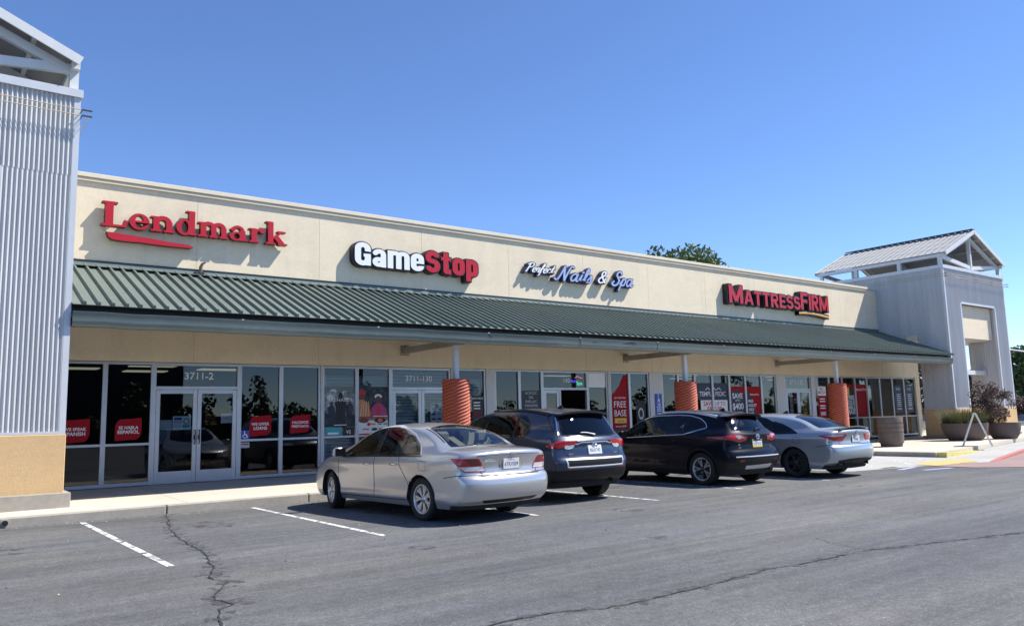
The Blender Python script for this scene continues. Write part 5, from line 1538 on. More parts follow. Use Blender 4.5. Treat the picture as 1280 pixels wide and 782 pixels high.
# ---- slate compact SUV
wf = rounded([(2.38, 1.12), (3.36, 1.085), (3.24, 1.20), (2.92, 1.42), (2.62, 1.535), (2.40, 1.555)], .03)
wr_ = rounded([(1.42, 1.155), (2.31, 1.125), (2.33, 1.555), (1.40, 1.565), (1.38, 1.40)], .03)
wq = rounded([(.98, 1.17), (1.36, 1.157), (1.345, 1.56), (1.16, 1.545), (1.02, 1.42), (.95, 1.28)], .05)
rgl = rounded(sym([(0, 1.14), (-.50, 1.15), (-.655, 1.18), (-.56, 1.50), (-.50, 1.545), (0, 1.56)]), .04)
ws2 = rounded(sym([(0, 3.62), (-.45, 3.52), (-.68, 3.34), (-.56, 2.78), (-.25, 2.74), (0, 2.73)]), .05)
RAV = dict(label='slate grey-blue SUV between the silver sedan and the black crossover', loc=(9.98, 10.66, 0), L=4.6, hw=.925, paint=M['paint_slate'],
    rear=[(.20, .36), (.09, .42), (.03, .52), (.0, .64), (.0, .74), (.05, .80), (.085, .92), (.09, 1.03), (.075, 1.09), (.12, 1.14), (.24, 1.33), (.36, 1.51), (.42, 1.585)],
    top=[(.42, 1.585), (.46, 1.615), (.70, 1.65), (1.1, 1.68), (1.6, 1.69), (2.2, 1.675), (2.6, 1.635), (2.85, 1.565), (3.2, 1.37), (3.5, 1.20), (3.66, 1.125), (3.9, 1.09), (4.2, 1.045), (4.42, .96)],
    front=[(4.42, .96), (4.54, .85), (4.59, .66), (4.58, .48), (4.46, .28)], sill=.265, hatch=.6,
    wz=((.2, .27, .36, .50, .68, .85, .98, 1.06, 1.10, 1.14, 1.28, 1.42, 1.54, 1.62, 1.7), (.86, .875, .90, .905, .915, .925, .92, .905, .89, .872, .815, .75, .685, .63, .57)),
    belt=1.10, oh_r=.98, ax_r=.98, ax_f=3.67, rear_glass=.3, front_glass=3.6, wr=.352, arch=.405, rim=.225, track=.80,
    dt=((0, .45, 1, 2.3, 2.9, 3.6, 4.2, 4.6), (.06, .07, .07, .07, .09, .08, .08, .10)), rad_r=.16, bow_r=.10, taper_r=.06, flare=.03, cladding=.075, lip=M['plastic'], cab_r=.07,
    crease=((.93, .014, .05), (.60, -.012, .12)), crease_rise=.02,
    low_mat=M['plastic'], low_fn=lambda x, y, z: z < (.44 if .6 < y < 4.2 else .60 + (.0 if y > 2 else 0)),
    openings=[('S', wf), ('S', wr_), ('S', wq), ('B', rgl), ('T', ws2)],
    glass=[('L', wf, M['carglass'], None, 'front_window'), ('L', wr_, M['carglass_dark'], None, 'rear_window'), ('L', wq, M['carglass_dark'], None, 'quarter_window'), ('B', rgl, M['carglass_dark'], None, 'tailgate_window'), ('T', ws2, M['carglass'], None, 'windscreen')],
    seams=[('L', [(3.40, 1.06), (3.42, .60), (3.36, .42)], .012, True), ('L', [(2.35, 1.12), (2.35, .42)], .012, True), ('L', [(1.38, 1.15), (1.36, 1.0), (1.26, .82), (1.42, .60), (1.44, .42)], .012, True),
        ('B', [(-.62, .80), (.62, .80)], .01, False), ('B', [(-.72, 1.06), (-.66, .92), (-.62, .80)], .009, True), ('L', [(.42, 1.62), (.62, 1.50), (.30, 1.20), (.16, 1.16)], .011, True)],
    patches=[('L', [(2.31, 1.125), (2.38, 1.12), (2.4, 1.555), (2.33, 1.555)], M['gloss_black'], 'pillar_cover', .002, 0, True),('L', [(1.36, 1.157), (1.42, 1.155), (1.385, 1.4), (1.395, 1.563), (1.345, 1.56)], M['gloss_black'], 'pillar_cover', .002, 0, True),
        (('L', 42), rounded([(-.24, 1.00), (-.20, 1.03), (.0, 1.085), (.32, 1.085), (.34, 1.05), (.10, .985), (-.04, .955), (-.14, .97)], .012), M['lamp_red'], 'tail_light', .012, .010, True),
        ('B', rounded([(-.66, 1.01), (-.45, 1.015), (-.50, .955), (-.60, .94), (-.66, .96)], .012), M['lamp_clear'], 'reversing_lens', .012, .008, True),
        ('B', rounded([(-.60, .635), (.60, .635), (.64, .755), (-.64, .755)], .02), M['plastic'], 'bumper_insert', .004, 0, False),
        ('B', rounded([(-.66, .60), (-.46, .605), (-.46, .635), (-.66, .635)], .008), M['lamp_red'], 'reflector', .008, .004, True),
        ('B', rounded([(-.46, .84), (.46, .84), (.40, 1.01), (-.40, 1.01)], .03), M['paint_slate'], 'tailgate_panel', -.0005, 0, False),
        ('F', rounded([(-.80, .86), (-.45, .84), (-.45, .92), (-.76, .95)], .03), M['lamp_clear'], 'headlight', .004, .004, True), ('F', rounded(sym([(0, .50), (-.55, .50), (-.48, .84), (0, .86)]), .04), M['plastic'], 'grille', .004, 0, False)],
    strips=[('B', [(-.66, .63), (-.68, .765), (.68, .765), (.66, .63), (-.66, .63)], .028, M['galvtrim'], 'bumper_trim', .006, .008, False), ('B', [(-.45, 1.035), (-.40, 1.025), (-.30, 1.055), (.30, 1.055), (.40, 1.025), (.45, 1.035)], .024, M['chrome'], 'tailgate_garnish', .006, .010, False),
        ('T', [(-.60, .60), (-.595, 2.3)], .045, M['gloss_black'], 'roof_rail', .012, .035, True), ('B', [(-.70, 1.20), (-.60, 1.50)], .02, M['chrome'], 'pillar_glare', .004, .004, True)],  # bright pillar strips stand in for glare beside the tailgate window
    handles=[(2.55, .985), (1.62, 1.02)], mirror=(3.22, 1.16), mirror_mat=M['paint_slate'], wheel=dict(tone='silver', n=5, split=(-.2, .2), w=(.02, .026)), plate=(0, .92, .33, .17, .006), plate_text='8SLK742', frame_mat=M['plate'],
    seat_mat=M['seat_dark'], cabin=dict(z=.78, front=2.3, rear=1.35, dash=3.05, dash_z=1.10), exhaust=((.45, .16, .36),), fin=1.0)
def spoiler(y0, z0, wd, dep, th, m, nm='roof_spoiler', sag=.0):
    def f(c, t):
        b = MB(); n = 12; vs = []
        for k in range(n + 1):
            x = -wd + 2 * wd * k / n; q = (x / wd) ** 2
            yb = y0 - dep * (1 - .25 * q); zz = z0 - .045 * q
            h, nor = c.hit((x * .98, y0 + .10, 4), (0, 0, -1)); zt = (h.z if h else z0) + .006
            vs += [(x, y0 + .12, zt), (x, yb, zz + sag), (x, yb + .015, zz - th + sag), (x, y0 + .08, zz - th - .02)]
        fs = [(4 * k + j, 4 * k + (j + 1) % 4, 4 * k + 4 + (j + 1) % 4, 4 * k + 4 + j) for k in range(n) for j in range(4)]
        fs += [(3, 2, 1, 0), tuple(4 * n + j for j in range(4))]
        b.add(vs, [f_[::-1] for f_ in fs], m, False); o = b.build(nm, t, autosmooth=40)
        bm = bmesh.new(); bm.from_mesh(o.data); bm.normal_update(); bm.faces.ensure_lookup_table()
        if sum(f_.normal.z for f_ in list(bm.faces)[0:4 * n:4]) < 0: bmesh.ops.reverse_faces(bm, faces=bm.faces)
        bm.to_mesh(o.data); bm.free()
    return f
def wiper(z, yoff, m, x0=.10, x1=-.28):
    def f(c, t):
        b = MB(); P = []
        for k in range(6):
            x = x0 + (x1 - x0) * k / 5; zz = z + .045 * math.sin(PI * k / 5 * .6); h, n = c.hit((x, -3, zz), (0, 1, 0)); P.append(h + n * .03)
        b.tube(P, [.02, .016, .013, .012, .011, .008], m, 6); b.build('rear_wiper', t)
    return f
def emblem(z, r, m):
    def f(c, t):
        h, n = c.hit((0, -3, z), (0, 1, 0)); b = MB()
        b.tube([(r * 1.3 * math.cos(a), h.y - .008, z + r * math.sin(a)) for a in np.linspace(0, 2 * PI, 25)], .008, m, 6, False)
        b.tube([(r * .5 * math.cos(a), h.y - .008, z + r * .98 * math.sin(a)) for a in np.linspace(0, 2 * PI, 17)], .006, m, 6, False); b.tube([(r * 1.2 * math.cos(a), h.y - .008, z + r * .35 + r * .32 * math.sin(a)) for a in np.linspace(0, 2 * PI, 17)], .006, m, 6, False)
        b.build('emblem', t)
    return f
def badge(txt, x, z, size, m, al='LEFT'):
    def f(c, t):
        h, n = c.hit((x, -3, z), (0, 1, 0)); b = MB(); text_mb(txt, size, m, x, h.y - .012, z, al, .012, 1.1, mb=b); b.build('badge', t)
    return f
RAV['extra'] = (spoiler(.46, 1.615, .60, .17, .035, M['paint_slate']), wiper(1.165, .03, M['galv'], .04, -.26), emblem(1.00, .045, M['chrome']), badge('RAV4', -.60, .84, .05, M['chrome']), badge('XLE', .46, .84, .045, M['chrome']))

# ---- black crossover
wf = rounded([(2.22, 1.035), (3.28, .995), (3.10, 1.13), (2.75, 1.33), (2.45, 1.43), (2.24, 1.45)], .03)
wr_ = rounded([(1.38, 1.075), (2.15, 1.04), (2.17, 1.455), (1.60, 1.46), (1.36, 1.44)], .03)
wq = rounded([(.86, 1.20), (1.32, 1.085), (1.30, 1.435), (1.08, 1.39), (.90, 1.29)], .03)
side_win = rounded([(.80, 1.205), (1.35, 1.065), (2.2, 1.03), (3.36, .985), (3.14, 1.13), (2.77, 1.35), (2.46, 1.455), (2.2, 1.478), (1.6, 1.483), (1.30, 1.465), (1.02, 1.40), (.86, 1.30)], .03)
rgl = rounded(sym([(0, 1.09), (-.46, 1.10), (-.62, 1.13), (-.54, 1.38), (-.48, 1.43), (0, 1.445)]), .04)
ws3 = rounded(sym([(0, 3.48), (-.45, 3.38), (-.66, 3.20), (-.53, 2.66), (-.25, 2.62), (0, 2.61)]), .05)
NIS = dict(label='glossy black crossover with silver ten-spoke wheels parked in the row', loc=(14.42, 10.42, 0), L=4.38, hw=.918, paint=M['paint_black'],
    rear=[(.17, .31), (.07, .38), (.02, .48), (.0, .60), (.03, .70), (.075, .76), (.09, .86), (.075, .98), (.065, 1.045), (.12, 1.09), (.25, 1.25), (.38, 1.40), (.43, 1.45)],
    top=[(.43, 1.45), (.47, 1.485), (.75, 1.535), (1.15, 1.575), (1.6, 1.59), (2.1, 1.575), (2.45, 1.53), (2.7, 1.46), (3.0, 1.29), (3.3, 1.125), (3.48, 1.045), (3.7, 1.005), (4.0, .955), (4.22, .87)],
    front=[(4.22, .87), (4.33, .76), (4.38, .60), (4.36, .44), (4.25, .24)], sill=.225, hatch=.6,
    wz=((.15, .23, .32, .48, .66, .80, .92, .99, 1.03, 1.07, 1.20, 1.33, 1.43, 1.52, 1.6), (.845, .86, .89, .90, .91, .918, .912, .897, .880, .862, .795, .725, .665, .60, .53)),
    belt=1.03, oh_r=.87, ax_r=.87, ax_f=3.515, rear_glass=.3, front_glass=3.45, wr=.345, arch=.392, rim=.238, track=.79,
    dt=((0, .45, 1, 2.1, 2.7, 3.4, 4.0, 4.38), (.06, .08, .08, .075, .09, .08, .08, .10)), rad_r=.20, bow_r=.11, taper_r=.06, flare=.022, cladding=.045, lip=M['plastic'], cab_r=.10,
    crease=((.86, .014, .05), (.52, -.012, .10)), crease_rise=.02,
    low_mat=M['plastic'], low_fn=lambda x, y, z: z < (.33 if .5 < y < 4.0 else .50),
    openings=[('S', wf), ('S', wr_), ('S', wq), ('B', rgl), ('T', ws3)],
    glass=[('L', wf, M['carglass'], None, 'front_window'), ('L', wr_, M['carglass'], None, 'rear_window'), ('L', wq, M['carglass_dark'], None, 'quarter_window'), ('B', rgl, M['carglass'], None, 'tailgate_window'), ('T', ws3, M['carglass'], None, 'windscreen')],
    seams=[('L', [(3.32, .98), (3.36, .60), (3.28, .33)], .011, True), ('L', [(2.19, 1.03), (2.19, .33)], .011, True), ('L', [(1.34, 1.07), (1.30, .92), (1.18, .78), (1.30, .58), (1.32, .33)], .011, True), ('B', [(-.60, .75), (.60, .75)], .009, False), ('B', [(-.70, .98), (-.62, .86), (-.60, .75)], .012, True)],
    patches=[('L', [(2.15, 1.04), (2.22, 1.035), (2.24, 1.45), (2.17, 1.455)], M['gloss_black'], 'pillar_cover', .002, 0, True),('L', [(1.32, 1.085), (1.38, 1.075), (1.36, 1.44), (1.3, 1.435)], M['gloss_black'], 'pillar_cover', .002, 0, True),
        (('L', 42), rounded([(-.44, .995), (-.42, 1.012), (-.10, 1.03), (.16, 1.06), (.38, 1.01), (.34, .93), (.18, .895), (.02, .945)], .012), M['lamp_red'], 'tail_light', .012, .010, True),
        (('L', 42), rounded([(.10, 1.035), (.22, 1.04), (.32, .985), (.16, .965)], .012), M['lamp_clear'], 'reversing_lens', .0145, .0, True),
        ('B', rounded([(-.66, .40), (.66, .40), (.74, .58), (-.74, .58)], .03), M['plastic'], 'bumper_insert', .004, 0, False), ('B', rounded([(-.40, .345), (.40, .345), (.44, .42), (-.44, .42)], .02), M['galv'], 'skid_plate', .008, .006, False),
        ('B', rounded([(-.62, .50), (-.50, .505), (-.50, .53), (-.62, .53)], .006), M['lamp_red'], 'reflector', .008, .004, True),
        ('F', rounded([(-.78, .78), (-.45, .76), (-.45, .83), (-.72, .87)], .03), M['lamp_clear'], 'headlight', .004, .004, True), ('F', rounded(sym([(0, .50), (-.50, .50), (-.40, .78), (0, .80)]), .04), M['plastic'], 'grille', .004, 0, False)],
    strips=[('L', side_win + side_win[:1], .018, M['chrome'], 'window_surround', .004, .006, True), ('B', [(-.72, .60), (.72, .60)], .025, M['galvtrim'], 'bumper_trim', .006, .006, False), ('T', [(-.575, .62), (-.57, 2.1)], .04, M['galvtrim'], 'roof_rail', .012, .03, True),
        ('L', [(.80, .24), (3.5, .24)], .03, M['plastic'], 'sill_trim', .004, .006, True)],
    handles=[(2.38, .90), (1.52, .93)], handle_mat=M['paint_black'], mirror=(3.05, 1.07), wheel=dict(tone='two', n=5, split=(-.21, .21), w=(.011, .015)), plate=(0, .86, .33, .17, .006), plate_text='KZP3107', yellow_plate=True, frame_mat=M['pyellow'],
    seat_mat=M['seat_dark'], cabin=dict(z=.70, front=2.15, rear=1.25, dash=2.9, dash_z=1.02), exhaust=((.42, .14, .32),), fin=.95)
NIS['extra'] = (spoiler(.47, 1.485, .58, .15, .035, M['paint_black']), wiper(1.125, .03, M['plastic'], .02, .30), emblem(1.0, .048, M['chrome']), badge('ROGUE', -.58, .83, .045, M['chrome']), badge('SPORT', -.58, .775, .032, M['chrome']), badge('SV', .46, .80, .04, M['chrome']))

# ---- blue-grey saloon
wf = rounded([(2.48, .965), (3.56, .94), (3.42, 1.03), (3.06, 1.25), (2.76, 1.365), (2.50, 1.395)], .03)
wr_ = rounded([(1.74, .985), (2.41, .967), (2.43, 1.397), (2.15, 1.392), (1.92, 1.345), (1.76, 1.28)], .03)
wq = rounded([(1.0, 1.005), (1.70, .987), (1.72, 1.285), (1.45, 1.215), (1.2, 1.11)], .03)
rg = rounded(sym([(0, .50), (-.42, .53), (-.60, .58), (-.555, .88), (-.475, 1.30), (-.25, 1.35), (0, 1.365)]), .05)
ws4 = rounded(sym([(0, 3.72), (-.40, 3.65), (-.64, 3.45), (-.52, 2.92), (-.25, 2.88), (0, 2.87)]), .05)
CAM = dict(label='blue-grey sedan with a small trunk spoiler and dark wheels, farthest in the row', loc=(17.30, 9.87, 0), L=4.85, hw=.91, paint=M['paint_bluegrey'],
    rear=[(.20, .30), (.08, .36), (.02, .46), (.0, .58), (.02, .70), (.07, .75), (.085, .84), (.065, .95), (.04, 1.03), (.055, 1.06)],
    top=[(.055, 1.06), (.11, 1.078), (.35, 1.10), (.45, 1.11), (.60, 1.165), (.82, 1.265), (1.08, 1.358), (1.4, 1.42), (1.7, 1.45), (2.0, 1.466), (2.35, 1.465), (2.70, 1.44), (2.95, 1.39), (3.3, 1.235), (3.6, 1.085), (3.8, .995), (4.0, .955), (4.35, .895), (4.65, .80), (4.76, .72)],
    front=[(4.76, .72), (4.83, .60), (4.85, .48), (4.82, .34), (4.72, .2)], sill=.20,
    wz=((.15, .20, .26, .36, .52, .68, .80, .90, .96, .99, 1.10, 1.22, 1.32, 1.42, 1.5), (.835, .845, .885, .893, .897, .905, .91, .902, .878, .862, .800, .730, .66, .575, .50)),
    belt=.96, oh_r=1.10, ax_r=1.10, ax_f=3.875, rear_glass=.6, front_glass=3.8, wr=.33, arch=.372, rim=.232, track=.785,
    dt=((0, .4, .75, 1.4, 2.3, 2.9, 3.6, 4.2, 4.85), (.04, .05, .10, .09, .075, .09, .09, .07, .09)), rad_r=.19, bow_r=.10, taper_r=.04, flare=.014,
    crease=((.86, .012, .05), (.34, .012, .05)), crease_rise=-.012,
    openings=[('S', wf), ('S', wr_), ('S', wq), ('T', rg), ('T', ws4)],
    glass=[('L', wf, M['carglass'], None, 'front_window'), ('L', wr_, M['carglass_dark'], None, 'rear_window'), ('L', wq, M['carglass_dark'], None, 'quarter_window'), ('T', rg, M['carglass_dark'], None, 'rear_windscreen'), ('T', ws4, M['carglass'], None, 'windscreen')],
    seams=[('L', [(3.60, .92), (3.62, .50), (3.55, .30)], .012, True), ('L', [(2.45, .96), (2.46, .30)], .012, True), ('L', [(1.72, 1.27), (1.74, .98), (1.66, .80), (1.44, .56), (1.40, .33)], .012, True), ('B', [(-.58, .745), (.58, .745)], .012, False),
        ('L', [(1.10, .93), (1.10, .79), (.93, .78), (.93, .92), (1.10, .93)], .005, False), ('B', [(-.62, .80), (-.58, .745)], .011, True), ('L', [(.55, .70), (.25, .745), (.02, .745)], .011, True)],
    patches=[('L', [(2.41, 0.967), (2.48, 0.965), (2.5, 1.395), (2.43, 1.397)], M['gloss_black'], 'pillar_cover', .002, 0, True),('L', [(1.7, 0.987), (1.74, 0.985), (1.76, 1.28), (1.72, 1.262)], M['gloss_black'], 'pillar_cover', .002, 0, True),
        (('L', 42), rounded([(-.30, .945), (-.06, .975), (.30, .985), (.36, .955), (.22, .815), (.0, .825)], .014), M['lamp_red'], 'tail_light', .008, .008, True),
        (('L', 42), rounded([(-.20, .945), (-.06, .962), (.28, .972), (.24, .935), (-.0, .92)], .01), M['lamp_clear'], 'reversing_lens', .0105, .0, True),
        ('B', rounded([(-.22, .765), (.22, .765), (.24, .945), (-.24, .945)], .02), M['paint_bluegrey'], 'plate_recess', -.0005, 0, False),
        ('B', rounded([(-.62, .30), (.62, .30), (.70, .40), (.30, .43), (-.30, .43), (-.70, .40)], .03), M['plastic'], 'lower_valance', .005, 0, False),
        ('F', rounded([(-.78, .62), (-.50, .60), (-.46, .70), (-.70, .76)], .03), M['lamp_clear'], 'headlight', .004, .004, True), ('F', rounded(sym([(0, .36), (-.40, .36), (-.44, .60), (0, .62)]), .03), M['gloss_black'], 'grille', .004, 0, False)],
    strips=[('L', [(1.0, .998), (2.45, .968), (3.58, .925)], .016, M['gloss_black'], 'belt_moulding', .003, .003, True)],
    handles=[(2.66, .83), (1.86, .845)], mirror=(3.42, 1.02), wheel=dict(tone='dark', n=5, split=(-.2, .2), w=(.013, .019)), plate=(0, .86, .33, .17, .006), plate_text='7XRB', frame_mat=M['gloss_black'],
    seat_mat=M['seat_dark'], cabin=dict(z=.60, front=2.42, rear=1.5, dash=3.2, dash_z=.96, shelf=(.68, 1.4, 1.0)), exhaust=((-.50, .12, .31), (.50, .12, .31)), fin=1.85)
CAM['extra'] = (spoiler(.16, 1.135, .60, .11, .03, M['paint_bluegrey'], 'trunk_spoiler', .012), emblem(1.005, .042, M['chrome']))
for S_ in CARS_TO_BUILD: make_car(globals()[S_])
# ------------------------------------------------------------------ posters, decals and notices on the glass
PY = FY + .040
def poly_flat(mb, pts, y, m): mb.add([(x, y, z) for x, z in pts], [tuple(range(len(pts)))], m)
class Poster:
    def __init__(s, name, label, cat, x0, x1, z0, z1, base, shape=None, group=None):
        s.x0, s.x1, s.z0, s.z1 = x0, x1, z0, z1; s.name, s.label, s.cat, s.group = name, label, cat, group
        s.mb = MB(); s.lay = 0
        if shape: poly_flat(s.mb, [(x0 + u * (x1 - x0), z0 + v * (z1 - z0)) for u, v in shape], PY, base)
        elif base: s.mb.box(x0, x1, PY, PY + .003, z0, z1, base)
    def X(s, u): return s.x0 + u * (s.x1 - s.x0)
    def Z(s, v): return s.z0 + v * (s.z1 - s.z0)
    def y(s): s.lay += 1; return PY - .0008 * s.lay
    def rect(s, u0, v0, u1, v1, m): poly_flat(s.mb, [(s.X(u0), s.Z(v0)), (s.X(u1), s.Z(v0)), (s.X(u1), s.Z(v1)), (s.X(u0), s.Z(v1))], s.y(), m); return s
    def poly(s, pts, m): poly_flat(s.mb, [(s.X(u), s.Z(v)) for u, v in pts], s.y(), m); return s
    def ell(s, cu, cv, ru, rv, m, n=18): return s.poly([(cu + ru * math.cos(2 * PI * k / n), cv + rv * math.sin(2 * PI * k / n)) for k in range(n)], m)
    def text(s, t, u, v, size, m, al='CENTER', bold=.015, sx=1.0): text_mb(t, size, m, s.X(u), s.y(), s.Z(v), al, bold, sx, mb=s.mb); return s
    def done(s): return tag(s.mb.build(s.name), s.label, s.cat, s.group)
leafshape = [(0, 0)] + [(.62 + .38 * math.sin(R(a)), .38 - .38 * math.cos(R(a))) for a in range(0, 91, 15)] + [(1, 1)] + [(.38 - .38 * math.sin(R(a)), .62 + .38 * math.cos(R(a))) for a in range(0, 91, 15)]
leafshape = [(0, 0), (.55, .04)] + leafshape[3:9] + [(1, 1), (.45, .96)] + leafshape[11:]
for x0, x1, z0, z1, t1, t2, lb in ((2.68, 3.24, 1.20, 1.72, 'WE SPEAK', 'SPANISH', 'red leaf-shaped decal reading WE SPEAK SPANISH'),
        (3.74, 4.28, 1.22, 1.72, 'SE HABLA', 'ESPAÑOL', 'red leaf-shaped decal reading SE HABLA ESPAÑOL'),
        (6.70, 7.24, 1.22, 1.73, 'WE OFFER', 'LOANS', 'red leaf-shaped decal reading WE OFFER LOANS'),
        (7.72, 8.25, 1.26, 1.73, 'HACEMOS', 'PRÉSTAMOS', 'red leaf-shaped decal reading HACEMOS PRÉSTAMOS')):
    p = Poster('window_decal', lb, 'decal', x0, x1, z0, z1, M['red'], leafshape, 'red leaf decals on the loan office windows')
    p.text(t1, .5, .52, .092, M['pwhite'], bold=.022); p.text(t2, .5, .32, .105 if len(t2) < 8 else .082, M['pwhite'], bold=.025); p.done()
p = Poster('paper_notice', 'plain white paper taped at the edge of the left office door', 'notice', 4.66, 4.93, 1.44, 1.66, M['pgrey'])
for v in (.3, .5, .7): p.rect(.12, v, .88, v + .05, M['pwhite'])
p.done()
p = Poster('door_notice', 'white and blue notice with a round emblem on the left office door', 'notice', 4.94, 5.34, 1.43, 1.74, M['pwhite'])
p.rect(.08, .72, .5, .9, M['pblue']).rect(.08, .5, .5, .66, M['pgrey']).ell(.74, .62, .17, .24, M['pteal']).ell(.74, .62, .11, .15, M['pwhite']).rect(.54, .1, .94, .34, M['pteal'])
for v in (.12, .24, .36): p.rect(.08, v, .46, v + .05, M['pgrey'])
p.done()
p = Poster('hours_lettering', 'red and white lettering of opening hours on the right office door', 'lettering', 5.62, 6.25, 1.46, 1.95, None)
p.text('Lendmark', .45, .78, .125, M['red'], bold=.02)
for k, t in enumerate(('Office Hours', 'Mon - Fri', '9:00 - 5:30', 'Sat - Closed')): p.text(t, .06, .56 - .14 * k, .055, M['porange'], 'LEFT', .01)
p.done()
p = Poster('paper_notice', 'white paper sheet taped beside the hours on the right office door', 'notice', 6.02, 6.30, 1.56, 1.79, M['pwhite'])
for v in (.2, .36, .52, .68): p.rect(.12, v, .88, v + .05, M['pgrey'])
p.done()
def wheelchair(p, cu, cv, s, m, m2):
    p.ell(cu, cv - .12 * s, .26 * s, .20 * s, m); p.ell(cu, cv - .12 * s, .18 * s, .14 * s, m2)
    p.rect(cu - .10 * s, cv - .06 * s, cu - .01 * s, cv + .26 * s, m); p.ell(cu - .06 * s, cv + .34 * s, .075 * s, .06 * s, m); p.rect(cu - .06 * s, cv + .04 * s, cu + .2 * s, cv + .10 * s, m); p.poly([(cu + .05 * s, cv - .0 * s), (cu + .15 * s, cv), (cu + .33 * s, cv - .28 * s), (cu + .24 * s, cv - .30 * s)], m)
p = Poster('access_sticker', 'small blue wheelchair sticker beside the loan office door', 'sticker', 6.50, 6.70, 1.17, 1.37, M['pblue']); wheelchair(p, .5, .48, 1.2, M['pwhite'], M['pblue']); p.done()
p = Poster('small_sticker', 'small pale sticker under the wheelchair sticker', 'sticker', 6.51, 6.71, .96, 1.09, M['pgrey']); p.rect(.1, .55, .9, .75, M['red']); p.done()

# two tall posters of the second shop: plain generic pictures in the same tones
p = Poster('window_poster', 'tall misty blue-grey poster with dark standing figures', 'poster', 8.63, 9.48, 1.14, 2.43, M['pmist'])
random.seed(3)
p.rect(0, .86, 1, 1, M['gutter'])
for k in range(16): p.ell(random.random() * .8 + .1, .55 + random.random() * .36, .06 + random.random() * .10, .02 + random.random() * .03, random.choice((M['pgrey'], M['shutter'], M['pmist'])))
def figure(p, u, v, s, m):
    p.ell(u, v + .30 * s, .055 * s, .05 * s, m); p.poly([(u - .15 * s, v + .20 * s), (u - .07 * s, v + .26 * s), (u + .07 * s, v + .26 * s), (u + .15 * s, v + .20 * s), (u + .12 * s, v), (u + .13 * s, v - .22 * s), (u + .03 * s, v - .22 * s), (u, v - .05 * s), (u - .04 * s, v - .22 * s), (u - .14 * s, v - .22 * s), (u - .12 * s, v)], m)
p.poly([(0, .22), (0, .50), (.2, .42), (.35, .46), (.6, .36), (.8, .46), (1, .42), (1, .22)], M['pcrowd'])
figure(p, .22, .42, .8, M['pnavy']); figure(p, .82, .44, .85, M['pcrowd']); figure(p, .52, .45, 1.25, M['pblack'])
p.text('VALHALLA', .5, .70, .125, M['pwhite'], bold=.0, sx=1.2)
p.rect(0, .2, 1, .245, M['pblack']).rect(.03, .025, .56, .19, M['pteal']).rect(.6, .02, .97, .19, M['pblack']).rect(.1, .05, .46, .09, M['pwhite']).rect(.3, .225, .72, .24, M['pwhite'])
p.text('V2', .78, .06, .12, M['pwhite'], bold=.02); p.done()
p = Poster('window_poster', 'tall poster of two people in bright jackets above white logos', 'poster', 9.60, 10.46, 1.14, 2.43, M['gutter'])
p.rect(0, .36, 1, 1, M['pcrowd']); p.rect(0, 0, 1, .31, M['pwhite'])
p.ell(.10, .86, .13, .085, M['signred']).ell(.12, .78, .10, .07, M['pskin']).poly([(0, .36), (0, .74), (.16, .74), (.36, .62), (.42, .36)], M['porange'])
for k in range(4): p.poly([(.03 + .09 * k, .40), (.07 + .09 * k, .40), (.13 + .07 * k, .70), (.10 + .07 * k, .70)], M['tan'] if k % 2 else M['pgrey'])
p.ell(.66, .80, .13, .05, M['pwhite']).ell(.66, .73, .10, .08, M['pskin']).poly([(.38, .40), (.44, .58), (.58, .66), (.76, .66), (.92, .56), (.98, .40)], M['pmagenta']).poly([(.60, .38), (.62, .60), (.70, .60), (.74, .38)], M['signred'])
p.rect(0, .36, 1, .385, M['signred']).rect(.48, .385, 1, .40, M['pwhite'])
p.ell(.16, .31, .17, .05, M['pskin']).ell(.72, .31, .20, .055, M['pblack']).ell(.72, .31, .09, .04, M['porange'])
p.rect(.40, .215, .56, .25, M['porange']).ell(.33, .233, .06, .035, M['signred']).rect(.64, .225, .78, .245, M['pblack']).rect(.83, .225, .97, .245, M['pblack']).rect(.12, .12, .34, .15, M['porange']).ell(.52, .13, .10, .03, M['pnavy']).rect(.66, .125, .9, .145, M['pblack']).rect(0, .0, .95, .045, M['signred'])
p.done()
p = Poster('door_notice', 'white notice sheet with rows of small blue and red boxes on the shuttered door', 'notice', 11.78, 12.22, 1.40, 2.02, M['pgrey'])
p.rect(.06, .06, .94, .94, M['pwhite']); p.text('Notice', .32, .84, .07, M['pnavy'], bold=.015)
for j in range(3):
    for i in range(2): p.rect(.14 + .42 * i, .62 - .22 * j, .42 + .42 * i, .70 - .22 * j, M['pblue'] if (i + j) % 2 else M['red'] if j == 2 else M['pgrey'])
p.done()
p = Poster('window_sign', 'black sign with white and red lines beside the narrow shutter', 'sign', 13.22, 13.62, 1.46, 2.18, M['pblack'])
p.text('NOW HIRING', .5, .86, .07, M['pwhite'], bold=.012)
for v in (.7, .58, .46): p.rect(.12, v, .7, v + .05, M['pwhite'])
p.rect(.12, .25, .8, .33, M['red']); p.done()
p = Poster('service_list', 'white lettering on the nail salon window listing acrylic, gel, shellac and paraffin', 'lettering', 15.04, 15.80, 1.66, 2.33, M['darkmetal'])
for k, t in enumerate(('ACRYLIC', 'GEL', 'SHELLAC', 'PARAFFIN', 'MANICURE')): p.text(t, .5, .83 - .19 * k, .115, M['pgrey'], bold=.008)
p.done()
p = Poster('price_lettering', 'small white lettering low on the first salon window', 'lettering', 14.35, 14.6, 1.75, 1.95, None); p.text('12', .5, .2, .13, M['pgrey']); p.done()
n_ = MB(); 
text_mb('Spa', .17, M['ledgreen'], 17.36, FY + .10, 2.52, 'LEFT', .01, 1.1, mb=n_); text_mb('Nails', .12, M['ledblue'], 17.12, FY + .10, 2.60, 'LEFT', .01, mb=n_)
